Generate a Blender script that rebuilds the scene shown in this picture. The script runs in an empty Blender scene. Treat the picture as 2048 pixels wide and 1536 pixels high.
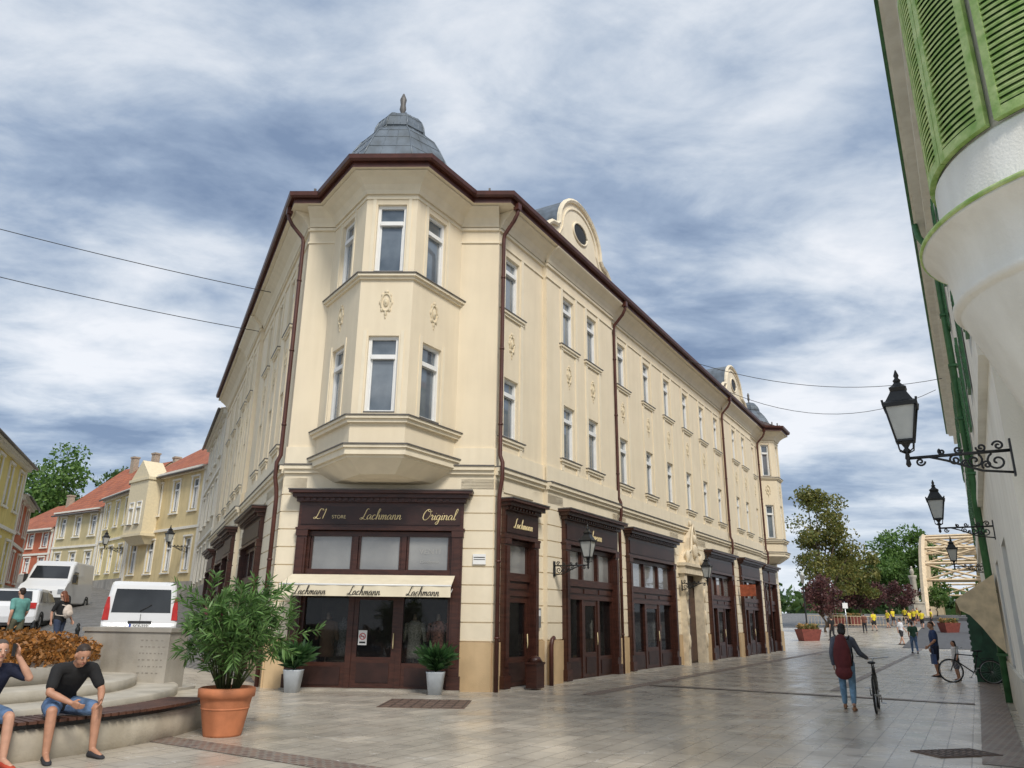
import bpy, math, random
import numpy as np
from mathutils import Matrix, Vector
random.seed(7); rng=np.random.default_rng(5)
scene=bpy.context.scene; COL=scene.collection
PI=math.pi
WM={};KIDS={}
# ---------------------------------------------------------------- helpers
def frame(o,d):
    d=Vector((d[0],d[1],0)).normalized()
    m=Matrix.Identity(4)
    m.col[0][:3]=d; m.col[1][:3]=(-d.y,d.x,0)
    m.col[3][:3]=o
    return m
def T(x,y,z=0,yaw=0): return Matrix.Translation((x,y,z))@Matrix.Rotation(yaw,4,'Z')
def link(o,parent,world):
    COL.objects.link(o)
    if parent is not None:
        o.parent=parent; o.matrix_basis=WM[parent.name].inverted()@world
        KIDS.setdefault(parent.name,[]).append(o)
    else: o.matrix_basis=world
    WM[o.name]=world.copy()
    return o
def tag(o,label=None,cat=None,group=None,kind=None):
    if label:o['label']=label
    if cat:o['category']=cat
    if group:o['group']=group
    if kind:o['kind']=kind
    return o
def empty(name,world,**k):
    o=bpy.data.objects.new(name,None); o.empty_display_size=.2
    link(o,None,world); return tag(o,**k)
def dup(o,parent,world,top=True):
    n=o.copy(); link(n,parent,world)
    for c in KIDS.get(o.name,[]):
        dup(c,n,world@c.matrix_basis,False)
    return n
class M:
    def __init__(s): s.v=[];s.f=[];s.m=[];s.s=[]
    def add(s,v,f,m=0,sm=False):
        b=len(s.v); s.v+= [tuple(p) for p in v]
        for q in f: s.f.append([b+i for i in q]); s.m.append(m); s.s.append(sm)
        return s
    def box(s,x0,x1,y0,y1,z0,z1,m=0):
        v=[(x0,y0,z0),(x1,y0,z0),(x1,y1,z0),(x0,y1,z0),(x0,y0,z1),(x1,y0,z1),(x1,y1,z1),(x0,y1,z1)]
        return s.add(v,[(0,3,2,1),(4,5,6,7),(0,1,5,4),(1,2,6,5),(2,3,7,6),(3,0,4,7)],m)
    def prism(s,p,z0,z1,m=0):
        n=len(p); v=[(a,b,z0) for a,b in p]+[(a,b,z1) for a,b in p]
        return s.add(v,[list(range(n))[::-1],list(range(n,2*n))]+[(i,(i+1)%n,n+(i+1)%n,n+i) for i in range(n)],m)
    def extr(s,p,y0,y1,m=0):
        n=len(p); v=[(a,y0,b) for a,b in p]+[(a,y1,b) for a,b in p]
        return s.add(v,[list(range(n)),list(range(n,2*n))[::-1]]+[(i,n+i,n+(i+1)%n,(i+1)%n) for i in range(n)],m)
    def loft(s,R,m=0,sm=True,cap=True,closed=True):
        n=len(R[0]); v=[p for r in R for p in r]; f=[]
        for k in range(len(R)-1):
            for i in range(n if closed else n-1):
                j=(i+1)%n; f.append((k*n+i,k*n+j,(k+1)*n+j,(k+1)*n+i))
        if cap: f.append(list(range(n))[::-1]); f.append([(len(R)-1)*n+i for i in range(n)])
        return s.add(v,f,m,sm)
    def tube(s,pts,r,seg=8,m=0,sm=True):
        pts=[Vector(p) for p in pts]; rs=r if isinstance(r,(list,tuple)) else [r]*len(pts); R=[]
        up=Vector((0,0,1)); px=None
        for i,p in enumerate(pts):
            t=(pts[min(i+1,len(pts)-1)]-pts[max(i-1,0)]).normalized()
            if px is None:
                x=t.cross(up if abs(t.z)<.95 else Vector((1,0,0))).normalized()
            else: x=(px-t*px.dot(t)).normalized()
            px=x; y=t.cross(x)
            R.append([p+x*math.cos(a)*rs[i]+y*math.sin(a)*rs[i] for a in [2*PI*k/seg for k in range(seg)]])
        return s.loft(R,m,sm)
    def lathe(s,prof,seg=24,m=0,c=(0,0),a0=0,a1=2*PI,sm=True):
        full=abs(a1-a0-2*PI)<1e-6; n=seg if full else seg+1
        R=[[(c[0]+r*math.cos(a0+(a1-a0)*k/seg),c[1]+r*math.sin(a0+(a1-a0)*k/seg),z) for k in range(n)] for r,z in prof]
        return s.loft(R,m,sm,cap=full,closed=full)
    def ell(s,c,r,m=0,seg=12,rot=None,sm=True):
        R=[]
        for k in range(seg//2+1):
            ph=-PI/2+PI*k/(seg//2); cr=max(math.cos(ph),.02)
            ring=[]
            for i in range(seg):
                a=2*PI*i/seg; q=Vector((r[0]*cr*math.cos(a),r[1]*cr*math.sin(a),r[2]*math.sin(ph)))
                if rot is not None:q=rot@q
                ring.append(Vector(c)+q)
            R.append(ring)
        return s.loft(R,m,sm)
    def cap_(s,p0,p1,r0,r1,m=0,seg=10):
        s.tube([p0,p1],[r0,r1],seg,m); s.ell(p0,(r0,)*3,m,seg); s.ell(p1,(r1,)*3,m,seg); return s
    def wall(s,u0,u1,z0,z1,ops,y=0,dep=.26,m=0,mr=None):
        mr=m if mr is None else mr
        ops=[o for o in ops if o[0]>=u0-.01 and o[1]<=u1+.01 and o[3]>z0 and o[2]<z1]
        us=sorted({u0,u1,*[q for o in ops for q in o[:2]]}); zs=sorted({z0,z1,*[min(max(q,z0),z1) for o in ops for q in o[2:4]]})
        for i in range(len(us)-1):
            for j in range(len(zs)-1):
                a,b,c,d=us[i],us[i+1],zs[j],zs[j+1]; mx,mz=(a+b)/2,(c+d)/2
                if any(o[0]<mx<o[1] and o[2]<mz<o[3] for o in ops): continue
                s.add([(a,y,c),(b,y,c),(b,y,d),(a,y,d)],[(0,1,2,3)],m)
        for a,b,c,d in ops:
            e=y+dep
            s.add([(a,y,c),(a,y,d),(a,e,d),(a,e,c)],[(0,1,2,3)],mr); s.add([(b,y,c),(b,e,c),(b,e,d),(b,y,d)],[(0,1,2,3)],mr)
            s.add([(a,y,d),(b,y,d),(b,e,d),(a,e,d)],[(0,1,2,3)],mr); s.add([(a,y,c),(a,e,c),(b,e,c),(b,y,c)],[(0,1,2,3)],mr)
        return s
    def mesh(s,name,mats):
        me=bpy.data.meshes.new(name); me.from_pydata(s.v,[],s.f)
        for q in mats: me.materials.append(q)
        me.polygons.foreach_set('material_index',s.m); me.polygons.foreach_set('use_smooth',s.s); me.update()
        return me
    def obj(s,name,mats,parent=None,world=Matrix.Identity(4),**k):
        o=bpy.data.objects.new(name,s.mesh(name,mats)); link(o,parent,world); return tag(o,**k)
def fastleaf(verts,nper,name,mats,parent,world,mi=None,**k):
    N=len(verts)//nper; me=bpy.data.meshes.new(name)
    me.vertices.add(len(verts)); me.vertices.foreach_set('co',np.asarray(verts,dtype=np.float32).ravel())
    me.loops.add(N*nper); me.loops.foreach_set('vertex_index',np.arange(N*nper,dtype=np.int32))
    me.polygons.add(N); me.polygons.foreach_set('loop_start',np.arange(0,N*nper,nper,dtype=np.int32))
    me.polygons.foreach_set('loop_total',np.full(N,nper,dtype=np.int32))
    for q in mats: me.materials.append(q)
    if mi is not None: me.polygons.foreach_set('material_index',np.asarray(mi,dtype=np.int32))
    me.update(calc_edges=True); me.validate()
    o=bpy.data.objects.new(name,me); link(o,parent,world); return tag(o,**k)
# ---------------------------------------------------------------- materials
MATS={}
def mat(name,col,rough=.7,var=.12,scale=6,bump=0,bscale=40,metal=0,spec=.5,stretch=(1,1,1),col2=None,streak=0,em=None):
    if name in MATS:return MATS[name]
    m=bpy.data.materials.new(name); m.use_nodes=True; nt=m.node_tree; N=nt.nodes; L=nt.links
    b=N['Principled BSDF']; b.inputs['Roughness'].default_value=rough; b.inputs['Metallic'].default_value=metal
    b.inputs['Specular IOR Level'].default_value=spec
    tc=N.new('ShaderNodeTexCoord'); mp=N.new('ShaderNodeMapping'); mp.inputs['Scale'].default_value=stretch
    L.new(tc.outputs['Object'],mp.inputs[0])
    n=N.new('ShaderNodeTexNoise'); n.inputs['Scale'].default_value=scale; n.inputs['Detail'].default_value=5; L.new(mp.outputs[0],n.inputs[0])
    r=N.new('ShaderNodeValToRGB'); r.color_ramp.elements[0].position=.32; r.color_ramp.elements[1].position=.68
    c2=col2 or tuple(min(1,c*(1+var)) for c in col); c1=tuple(c*(1-var) for c in col) if not col2 else col
    r.color_ramp.elements[0].color=(*c1,1); r.color_ramp.elements[1].color=(*c2,1)
    L.new(n.outputs[0],r.inputs[0]); out=r.outputs[0]
    if streak:
        mp2=N.new('ShaderNodeMapping'); mp2.inputs['Scale'].default_value=(2.2,2.2,.22); L.new(tc.outputs['Object'],mp2.inputs[0])
        n2=N.new('ShaderNodeTexNoise'); n2.inputs['Scale'].default_value=1.6; n2.inputs['Detail'].default_value=7; L.new(mp2.outputs[0],n2.inputs[0])
        r2=N.new('ShaderNodeValToRGB'); r2.color_ramp.elements[0].position=.35; r2.color_ramp.elements[1].position=.6
        r2.color_ramp.elements[0].color=(1-streak,1-streak*1.1,1-streak*1.3,1); r2.color_ramp.elements[1].color=(1,1,1,1); L.new(n2.outputs[0],r2.inputs[0])
        mx=N.new('ShaderNodeMix'); mx.data_type='RGBA'; mx.blend_type='MULTIPLY'; mx.inputs[0].default_value=1
        L.new(out,mx.inputs[6]); L.new(r2.outputs[0],mx.inputs[7]); out=mx.outputs[2]
    L.new(out,b.inputs['Base Color'])
    if bump:
        n3=N.new('ShaderNodeTexNoise'); n3.inputs['Scale'].default_value=bscale; n3.inputs['Detail'].default_value=4; L.new(tc.outputs['Object'],n3.inputs[0])
        bp=N.new('ShaderNodeBump'); bp.inputs['Strength'].default_value=bump; bp.inputs['Distance'].default_value=.02; L.new(n3.outputs[0],bp.inputs['Height']); L.new(bp.outputs[0],b.inputs['Normal'])
    MATS[name]=m; return m
def leafmat(name,a,b_,rough=.5):
    if name in MATS:return MATS[name]
    m=bpy.data.materials.new(name); m.use_nodes=True; nt=m.node_tree; N=nt.nodes; L=nt.links; p=N['Principled BSDF']; p.inputs['Roughness'].default_value=rough
    g=N.new('ShaderNodeNewGeometry'); r=N.new('ShaderNodeValToRGB'); r.color_ramp.elements[0].color=(*a,1); r.color_ramp.elements[1].color=(*b_,1)
    L.new(g.outputs['Random Per Island'],r.inputs[0]); L.new(r.outputs[0],p.inputs['Base Color'])
    t=N.new('ShaderNodeBsdfTranslucent'); L.new(r.outputs[0],t.inputs[0]); mx=N.new('ShaderNodeMixShader'); mx.inputs[0].default_value=.35
    L.new(p.outputs[0],mx.inputs[1]); L.new(t.outputs[0],mx.inputs[2]); L.new(mx.outputs[0],N['Material Output'].inputs[0])
    MATS[name]=m; return m
def brickmat(name,c1,c2,mortar,w,h,rough=.6,ms=.01,rot=0,rv=.15,bump=.3,squash=.5,nvar=.25,veins=False):
    m=bpy.data.materials.new(name); m.use_nodes=True; nt=m.node_tree; N=nt.nodes; L=nt.links; p=N['Principled BSDF']
    tc=N.new('ShaderNodeTexCoord'); mp=N.new('ShaderNodeMapping'); mp.inputs['Rotation'].default_value=(0,0,rot); L.new(tc.outputs['Object'],mp.inputs[0])
    b=N.new('ShaderNodeTexBrick'); b.inputs['Color1'].default_value=(*c1,1); b.inputs['Color2'].default_value=(*c2,1); b.inputs['Mortar'].default_value=(*mortar,1)
    b.inputs['Scale'].default_value=1; b.inputs['Brick Width'].default_value=w; b.inputs['Row Height'].default_value=h; b.inputs['Mortar Size'].default_value=ms; b.inputs['Mortar Smooth'].default_value=.3
    b.offset=squash; L.new(mp.outputs[0],b.inputs[0])
    n=N.new('ShaderNodeTexNoise'); n.inputs['Scale'].default_value=.7; n.inputs['Detail'].default_value=8; n.inputs['Roughness'].default_value=.65; L.new(tc.outputs['Object'],n.inputs[0])
    r=N.new('ShaderNodeValToRGB'); r.color_ramp.elements[0].position=.3; r.color_ramp.elements[1].position=.7
    r.color_ramp.elements[0].color=(1-nvar,1-nvar,1-nvar,1); r.color_ramp.elements[1].color=(1+nvar*.3,1+nvar*.28,1+nvar*.25,1); L.new(n.outputs[0],r.inputs[0])
    mx=N.new('ShaderNodeMix'); mx.data_type='RGBA'; mx.blend_type='MULTIPLY'; mx.inputs[0].default_value=1
    L.new(b.outputs[0],mx.inputs[6]); L.new(r.outputs[0],mx.inputs[7]); out=mx.outputs[2]
    if veins:
        mp3=N.new('ShaderNodeMapping'); mp3.inputs['Rotation'].default_value=(0,0,.9); mp3.inputs['Scale'].default_value=(1,2.6,1); L.new(tc.outputs['Object'],mp3.inputs[0])
        nv=N.new('ShaderNodeTexNoise'); nv.inputs['Scale'].default_value=1.1; nv.inputs['Detail'].default_value=3; nv.inputs['Distortion'].default_value=1.6; L.new(mp3.outputs[0],nv.inputs[0])
        rv_=N.new('ShaderNodeValToRGB'); e=rv_.color_ramp.elements; e[0].position=.492; e[1].position=.508; e.new(.5); e[0].color=(0,0,0,1);e[1].color=(1,1,1,1);e[2].color=(0,0,0,1); L.new(nv.outputs[0],rv_.inputs[0])
        nm=N.new('ShaderNodeTexNoise'); nm.inputs['Scale'].default_value=1.9; L.new(tc.outputs['Object'],nm.inputs[0])
        rm=N.new('ShaderNodeValToRGB'); rm.color_ramp.elements[0].position=.52; rm.color_ramp.elements[1].position=.60; L.new(nm.outputs[0],rm.inputs[0])
        mm=N.new('ShaderNodeMath'); mm.operation='MULTIPLY'; L.new(rv_.outputs[0],mm.inputs[0]); L.new(rm.outputs[0],mm.inputs[1])
        mx2=N.new('ShaderNodeMix'); mx2.data_type='RGBA'; L.new(mm.outputs[0],mx2.inputs[0]); L.new(out,mx2.inputs[6]); mx2.inputs[7].default_value=(.82,.80,.75,1); out=mx2.outputs[2]
    L.new(out,p.inputs['Base Color'])
    n2=N.new('ShaderNodeTexNoise'); n2.inputs['Scale'].default_value=1.3; n2.inputs['Detail'].default_value=6; L.new(tc.outputs['Object'],n2.inputs[0])
    mr=N.new('ShaderNodeMapRange'); mr.inputs[1].default_value=.3; mr.inputs[2].default_value=.7; mr.inputs[3].default_value=rough-rv; mr.inputs[4].default_value=rough+rv; L.new(n2.outputs[0],mr.inputs[0]); L.new(mr.outputs[0],p.inputs['Roughness'])
    bp=N.new('ShaderNodeBump'); bp.inputs['Strength'].default_value=bump; bp.inputs['Distance'].default_value=.01; bp.invert=True; L.new(b.outputs['Fac'],bp.inputs['Height']); L.new(bp.outputs[0],p.inputs['Normal'])
    MATS[name]=m; return m
def glassmat(name,col,rough=.04,col2=None,scale=.8,spec=.9,coat=.8):
    m=mat(name,col,rough,.4,scale,spec=spec,col2=col2); m.node_tree.nodes['Principled BSDF'].inputs['Coat Weight'].default_value=coat; m.node_tree.nodes['Principled BSDF'].inputs['Coat Roughness'].default_value=.02
    return m
def seethrough(name,tint,f=.35):
    m=bpy.data.materials.new(name); m.use_nodes=True; nt=m.node_tree; N=nt.nodes; L=nt.links
    p=N['Principled BSDF']; p.inputs['Base Color'].default_value=(.02,.02,.022,1); p.inputs['Roughness'].default_value=.03; p.inputs['Specular IOR Level'].default_value=.9
    tc=N.new('ShaderNodeTexCoord'); n=N.new('ShaderNodeTexNoise'); n.inputs['Scale'].default_value=1.5; L.new(tc.outputs['Object'],n.inputs[0])
    bp=N.new('ShaderNodeBump'); bp.inputs['Strength'].default_value=.03; L.new(n.outputs[0],bp.inputs['Height']); L.new(bp.outputs[0],p.inputs['Normal'])
    t=N.new('ShaderNodeBsdfTransparent'); t.inputs[0].default_value=(*tint,1); x=N.new('ShaderNodeMixShader'); x.inputs[0].default_value=f
    L.new(t.outputs[0],x.inputs[1]); L.new(p.outputs[0],x.inputs[2]); L.new(x.outputs[0],N['Material Output'].inputs[0]); MATS[name]=m; return m
STU=mat('stucco_cream',(.83,.72,.535),.88,.03,1.2,bump=.25,bscale=60,streak=.05)
TRIM=mat('trim_cream',(.84,.745,.57),.85,.03,3,streak=.05)
PLI=mat('plinth_sand',(.62,.45,.26),.85,.1,2,bump=.2,streak=.12)
ORN=mat('ornament_plaster',(.70,.60,.42),.85,.08,9)
WOOD=mat('dark_wood',(.055,.019,.012),.38,.35,3,stretch=(1,1,6),bump=.08)
WOOD2=mat('dark_wood_panel',(.032,.012,.009),.42,.3,3)
WHT=mat('white_paint',(.84,.84,.82),.45,.04,4)
GUT=mat('brown_gutter',(.085,.027,.018),.42,.2,4)
TIN=mat('grey_tin',(.17,.20,.23),.42,.18,2.5,metal=.35,streak=.25)
TIND=mat('dark_tin',(.13,.12,.11),.5,.2,5)
TILE=mat('roof_tile_dark',(.07,.05,.045),.7,.4,8,bump=.5,bscale=12)
GLS=glassmat('window_glass',(.06,.08,.10),.05,col2=(.25,.29,.33))  # paler blue-grey tone in the base colour stands in for reflected sky
GLD=seethrough('shop_glass',(.88,.88,.86),.24)
GLL=glassmat('transom_glass',(.16,.16,.16),.12,col2=(.30,.30,.29))
GOLD=mat('gold_letter',(.75,.62,.34),.4,.1)
IRON=mat('black_iron',(.012,.013,.014),.45,.2,10)
LGL=mat('lantern_glass',(.50,.51,.48),.25,.12,5)
STONE=mat('pale_stone',(.50,.45,.36),.6,.18,2.2,bump=.25,bscale=30,streak=.12)
STONE2=mat('grey_stone',(.38,.35,.30),.55,.22,1.6,bump=.2,bscale=30,streak=.15)
TERR=mat('terracotta',(.55,.20,.09),.7,.2,3,bump=.15,streak=.15)
BARK=mat('bark',(.10,.07,.045),.9,.3,8,bump=.6,bscale=14)
SLAT=mat('bench_slat',(.10,.044,.028),.55,.3,4)
FAB=mat('awning_fabric',(.78,.70,.53),.9,.05,2,streak=.06)
RUB=mat('rubber',(.015,.015,.016),.8,.2)
CHR=mat('alloy',(.45,.46,.47),.3,.1,metal=.8)
CARW=mat('white_car_paint',(.74,.75,.76),.22,.03,1); CARW.node_tree.nodes['Principled BSDF'].inputs['Coat Weight'].default_value=.6
CARG=glassmat('car_glass',(.010,.012,.014),.06,col2=(.035,.04,.045),spec=.5,coat=.15)
BLK=mat('black_plastic',(.02,.02,.02),.6,.2)
REDL=mat('red_lamp',(.45,.02,.015),.25,.2)
SKIN=mat('skin',(.56,.31,.21),.55,.10,14)
SKIN2=mat('skin_tan',(.47,.24,.15),.55,.10,14)
EYEW=mat('eye_white',(.7,.7,.68),.3,.02); EYED=mat('eye_dark',(.02,.012,.01),.3,.1); LIP=mat('lip',(.36,.12,.10),.5,.1)
HAIRB=mat('hair_brown',(.035,.02,.012),.6,.35,30,stretch=(1,1,.25)); HAIRR=mat('hair_auburn',(.16,.05,.022),.6,.35,30,stretch=(1,1,.25))
HAIRK=mat('hair_black',(.012,.010,.009),.6,.3,30)
def cloth(n,c): return mat('cloth_'+n,c,.9,.14,9,bump=.35,bscale=14)
DENIM=mat('denim',(.10,.17,.30),.9,.45,10,bump=.5,bscale=16)
# ---------------------------------------------------------------- camera
cd=bpy.data.cameras.new('camera'); cam=bpy.data.objects.new('camera',cd); COL.objects.link(cam); scene.camera=cam
cd.sensor_width=36; cd.lens=36*1500/2048; cd.clip_end=3000; cd.clip_start=.05
cam.matrix_world=Matrix.Translation((0,0,1.7))@(Matrix.Rotation(math.radians(107.3),4,'X')@Matrix.Rotation(math.radians(.76),4,'Z'))
# ---------------------------------------------------------------- terrain
DR=Vector((.5125,.8587,0)); NR=Vector((.8587,-.5125,0)); DL=Vector((-.4277,.9039,0))
def S(s,o,z=0): return Vector((s*DR.x+o*NR.x,s*DR.y+o*NR.y,z))
def sm(a,b,x):
    t=min(max((x-a)/(b-a),0),1); return t*t*(3-2*t)
def hgt(x,y):
    z=.072*min(max(y-13.5,0),90)*sm(-5.6,-8.8,x)
    s=x*DR.x+y*DR.y
    z+=.036*min(max(s-55,0),85)*sm(12,20,x)
    return z
def sheet(name,xs,ys,mats,dz=0,keep=None,**k):
    b=M()
    for j,y in enumerate(ys):
        for i,x in enumerate(xs): b.v.append((x,y,hgt(x,y)+(dz(x,y) if callable(dz) else dz)))
    n=len(xs)
    for j in range(len(ys)-1):
        for i in range(n-1):
            if keep and not keep((xs[i]+xs[i+1])/2,(ys[j]+ys[j+1])/2): continue
            b.f.append([j*n+i,j*n+i+1,(j+1)*n+i+1,(j+1)*n+i]); b.m.append(0); b.s.append(True)
    return b.obj(name,mats,**k)
ROTP=math.atan2(DR.y,DR.x)
PAVE=brickmat('paving',(.58,.52,.43),(.465,.425,.36),(.26,.235,.20),.62,.31,.29,.009,rot=-ROTP+.0,rv=.12,bump=.22,veins=True,nvar=.34)
COB=brickmat('cobble',(.29,.28,.26),(.19,.185,.18),(.09,.085,.08),.14,.12,.6,.018,rot=.4,bump=.8)
GRS=mat('far_ground',(.07,.09,.04),.95,.4,.05)
BAND=brickmat('band_sett',(.27,.18,.14),(.17,.12,.105),(.32,.30,.26),.11,.11,.5,.012,rot=.2,bump=.6)
ASPH=mat('asphalt',(.09,.09,.092),.85,.2,3,bump=.3)
sheet('ground',[-900,-500,-300,-180,-120]+list(range(-100,121,10))+[150,220,400,900],[-60,-30,-10]+list(range(0,161,10))+[200,300,500,900,1600],[GRS],dz=lambda x,y:-1.6 if (-56<x<90 and -8<y<126) else -.03,kind='structure')
fx=[-66,-50,-40,-32,-26,-20,-16,-13,-11,-10]+[-9.5+.4*i for i in range(14)]+[-3,0,4,8,12,14,16,18,20,24,30,40,55,75,102]
fy=[-12,-4,0,4,8,11,13,13.5]+[14+1*i for i in range(12)]+[28,32,37,43,50,58,66,75,85,100,115,132]
sheet('street',fx,fy,[COB],dz=0,kind='structure')
sheet('pavement',[-9.3]+[-9.1+.4*i for i in range(14)]+[-3.4,0,4,8,12,14,16,18,20,24,30,40,50,60],[-8,-4,0,4,8,11,13,13.5]+[14+i for i in range(12)]+[28,32,37,43,50,58,66,75,80],[PAVE],dz=.012,keep=lambda x,y:(x>-9.3 and (y<20.5 or x>-5)),kind='structure')
def strip(name,pts,w,m,dz=.018):
    b=M(); n=len(pts)
    L_=[];
    for i,p in enumerate(pts):
        a=Vector(pts[max(i-1,0)]);c=Vector(pts[min(i+1,n-1)]); t=(c-a).normalized(); q=Vector((-t.y,t.x))
        for sg in(-1,1):
            x,y=p[0]+q.x*w/2*sg,p[1]+q.y*w/2*sg; L_.append((x,y,hgt(x,y)+dz))
    b.add(L_,[(2*i,2*i+1,2*i+3,2*i+2) for i in range(n-1)],0)
    return b.obj(name,[m],kind='structure')
def sv(s,o): p=S(s,o); return (p.x,p.y)
strip('paving_band',[(-6.5,12.5),(-4,11.0),(-1.8,9.6),(0,8.6),(3,7.2)],.45,BAND)
strip('paving_band',[sv(s,-8.0) for s in range(17,54,4)],.35,BAND)
strip('paving_band',[sv(s,-3.4) for s in range(22,60,4)],.22,BAND,.022)
strip('paving_band',[sv(s,.05) for s in range(12,50,4)],.5,BAND)
strip('paving_band',[sv(20.5,-7.8),sv(20.5,-.3)],.3,BAND,.026)
strip('road',[sv(58,-1.5),sv(80,-1.8),sv(100,-2),sv(130,-2)],6,ASPH,.03)
def grate(x,y,a,w,h,lab):
    g=M(); g.box(-w/2,w/2,-h/2,h/2,0,.012,0)
    for i in range(9):
        q=-w/2+.05+(w-.1)*i/8; g.box(q-.012,q+.012,-h/2+.03,h/2-.03,.012,.018,1)
    for i in range(5):
        q=-h/2+.04+(h-.08)*i/4; g.box(-w/2+.03,w/2-.03,q-.01,q+.01,.012,.016,1)
    g.obj('floor_grate',[mat('grate_rust',(.16,.105,.08),.6,.3,8),mat('grate_dark',(.08,.06,.05),.6,.2)],None,T(x,y,.014,a),label=lab,cat='grate')
grate(-1.65,16.4,-.05,1.7,1.5,'rusty brown patterned metal plate set in the paving')
grate(6.1,11.2,.25,1.0,.55,'brown rectangular metal floor grate in pale paving')
# ---------------------------------------------------------------- window kit
def window_parts(w,h,name='window'):
    f=M(); t=.08; a=-w/2;b=w/2; y0,y1=.09,.19
    f.box(a,a+t,y0,y1,0,h);f.box(b-t,b,y0,y1,0,h);f.box(a+t,b-t,y0,y1,0,t);f.box(a+t,b-t,y0,y1,h-t,h)
    zt=h*.70
    f.box(a+t,b-t,y0-.04,y1,zt,zt+.11)
    f.box(-.03,.03,y0+.005,y1,t,zt) if w>.85 else None
    f.box(a+t,a+t+.035,y0+.03,y1-.01,t,zt);f.box(b-t-.035,b-t,y0+.03,y1-.01,t,zt)
    g=M(); g.box(a+.02,b-.02,.155,.17,.02,h-.02)
    return f,g
WIN={}
def place_window(par,F,u,z,w,h,glass=None):
    key=(round(w,2),round(h,2),glass.name if glass else '')
    W=F@Matrix.Translation((u,0,z))
    if key in WIN: return dup(WIN[key],par,W)
    f,g=window_parts(w,h)
    o=f.obj('window',[WHT],par,W); g.obj('glass',[glass or GLS],o,W)
    s=M(); s.box(-w/2,w/2,-.01,.09,-.0,.03); s.obj('sill',[TIND],o,W)
    WIN[key]=o; return o
def ornament_mesh():
    b=M(); R=[]
    for k in range(25):
        a=2*PI*k/24; R.append((.125*math.cos(a),-.0,.235*math.sin(a)))
    b.tube(R,.024,6); b.ell((0,0,0),(.07,.035,.13),0,10); b.ell((0,-.025,0),(.035,.025,.055),0,8)
    for sx in(-1,1):
        for dz in (-.2,0,.2): b.ell((sx*(.145 if dz==0 else .10),0,dz),(.035,.022,.06),0,8)
    b.ell((0,0,.29),(.06,.028,.05),0,8); b.ell((0,0,-.30),(.04,.026,.08),0,8); b.ell((0,0,-.40),(.018,.016,.05),0,8)
    return b
ORN0=None
def place_orn(par,F,u,z):
    global ORN0
    W=F@Matrix.Translation((u,-.01,z))
    if ORN0 is None: ORN0=ornament_mesh().obj('ornament',[ORN],par,W); return
    dup(ORN0,par,W)
def text(par,world,body,size,m,shear=.35,name='lettering',ex=.004,align='CENTER',off=0):
    c=bpy.data.curves.new(name,'FONT'); c.body=body; c.size=size; c.shear=shear; c.extrude=ex; c.align_x=align; c.align_y='CENTER'; c.offset=off
    o=bpy.data.objects.new(name+'_tmp',c); COL.objects.link(o); bpy.context.view_layer.update()
    me=bpy.data.meshes.new_from_object(o.evaluated_get(bpy.context.evaluated_depsgraph_get())); bpy.data.objects.remove(o)
    me.materials.clear(); me.materials.append(m)
    n=bpy.data.objects.new(name,me); link(n,par,world@Matrix.Rotation(PI/2,4,'X')); return n
# pen-stroke script lettering (swashes of thin tube)
GLY={
'L':[[(.62,.92),(.50,1.0),(.40,.88),(.36,.60),(.30,.25),(.18,.03),(.04,.02),(.02,.12),(.14,.16),(.34,.06),(.56,.0),(.72,.10)]],
'a':[[(.34,.38),(.22,.44),(.08,.34),(.04,.14),(.12,.02),(.24,.08),(.34,.40),(.33,.12),(.40,.02),(.50,.12)]],
'c':[[(.32,.36),(.22,.44),(.08,.34),(.04,.14),(.13,.01),(.28,.05),(.40,.16)]],
'h':[[(.02,.10),(.18,.60),(.24,.92),(.16,1.0),(.10,.80),(.08,.0),(.12,.26),(.24,.43),(.32,.34),(.31,.10),(.38,.01),(.48,.12)]],
'm':[[(.02,.36),(.08,.42),(.08,.0),(.12,.28),(.22,.43),(.28,.32),(.27,.0),(.32,.28),(.42,.43),(.48,.32),(.47,.08),(.54,.01),(.64,.12)]],
'n':[[(.02,.36),(.08,.42),(.08,.0),(.12,.28),(.24,.43),(.31,.32),(.30,.08),(.37,.01),(.47,.12)]],
'O':[[(.42,.96),(.22,.88),(.06,.55),(.08,.16),(.26,.0),(.50,.12),(.64,.48),(.56,.84),(.40,.96),(.34,.84),(.50,.74),(.72,.80)]],
'r':[[(.02,.30),(.10,.48),(.12,.38),(.22,.38),(.20,.10),(.26,.01),(.36,.12)]],
'i':[[(.04,.30),(.10,.42),(.09,.10),(.14,.01),(.24,.12)],[(.13,.58),(.14,.62)]],
'g':[[(.32,.38),(.20,.44),(.07,.34),(.05,.14),(.14,.02),(.26,.10),(.33,.40),(.30,-.20),(.18,-.38),(.06,-.28),(.20,-.10),(.44,.10)]],
'l':[[(.02,.12),(.20,.60),(.25,.92),(.18,1.0),(.11,.80),(.10,.14),(.16,.01),(.26,.12)]],
"'":[[(.08,.98),(.05,.82)]],
'1':[[(.06,.80),(.20,.96),(.14,.0)]],
}
ADV={'L':.62,'a':.46,'c':.37,'h':.45,'m':.61,'n':.44,'O':.70,'r':.33,'i':.21,'g':.42,'l':.23,"'":.16,'1':.3}
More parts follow.
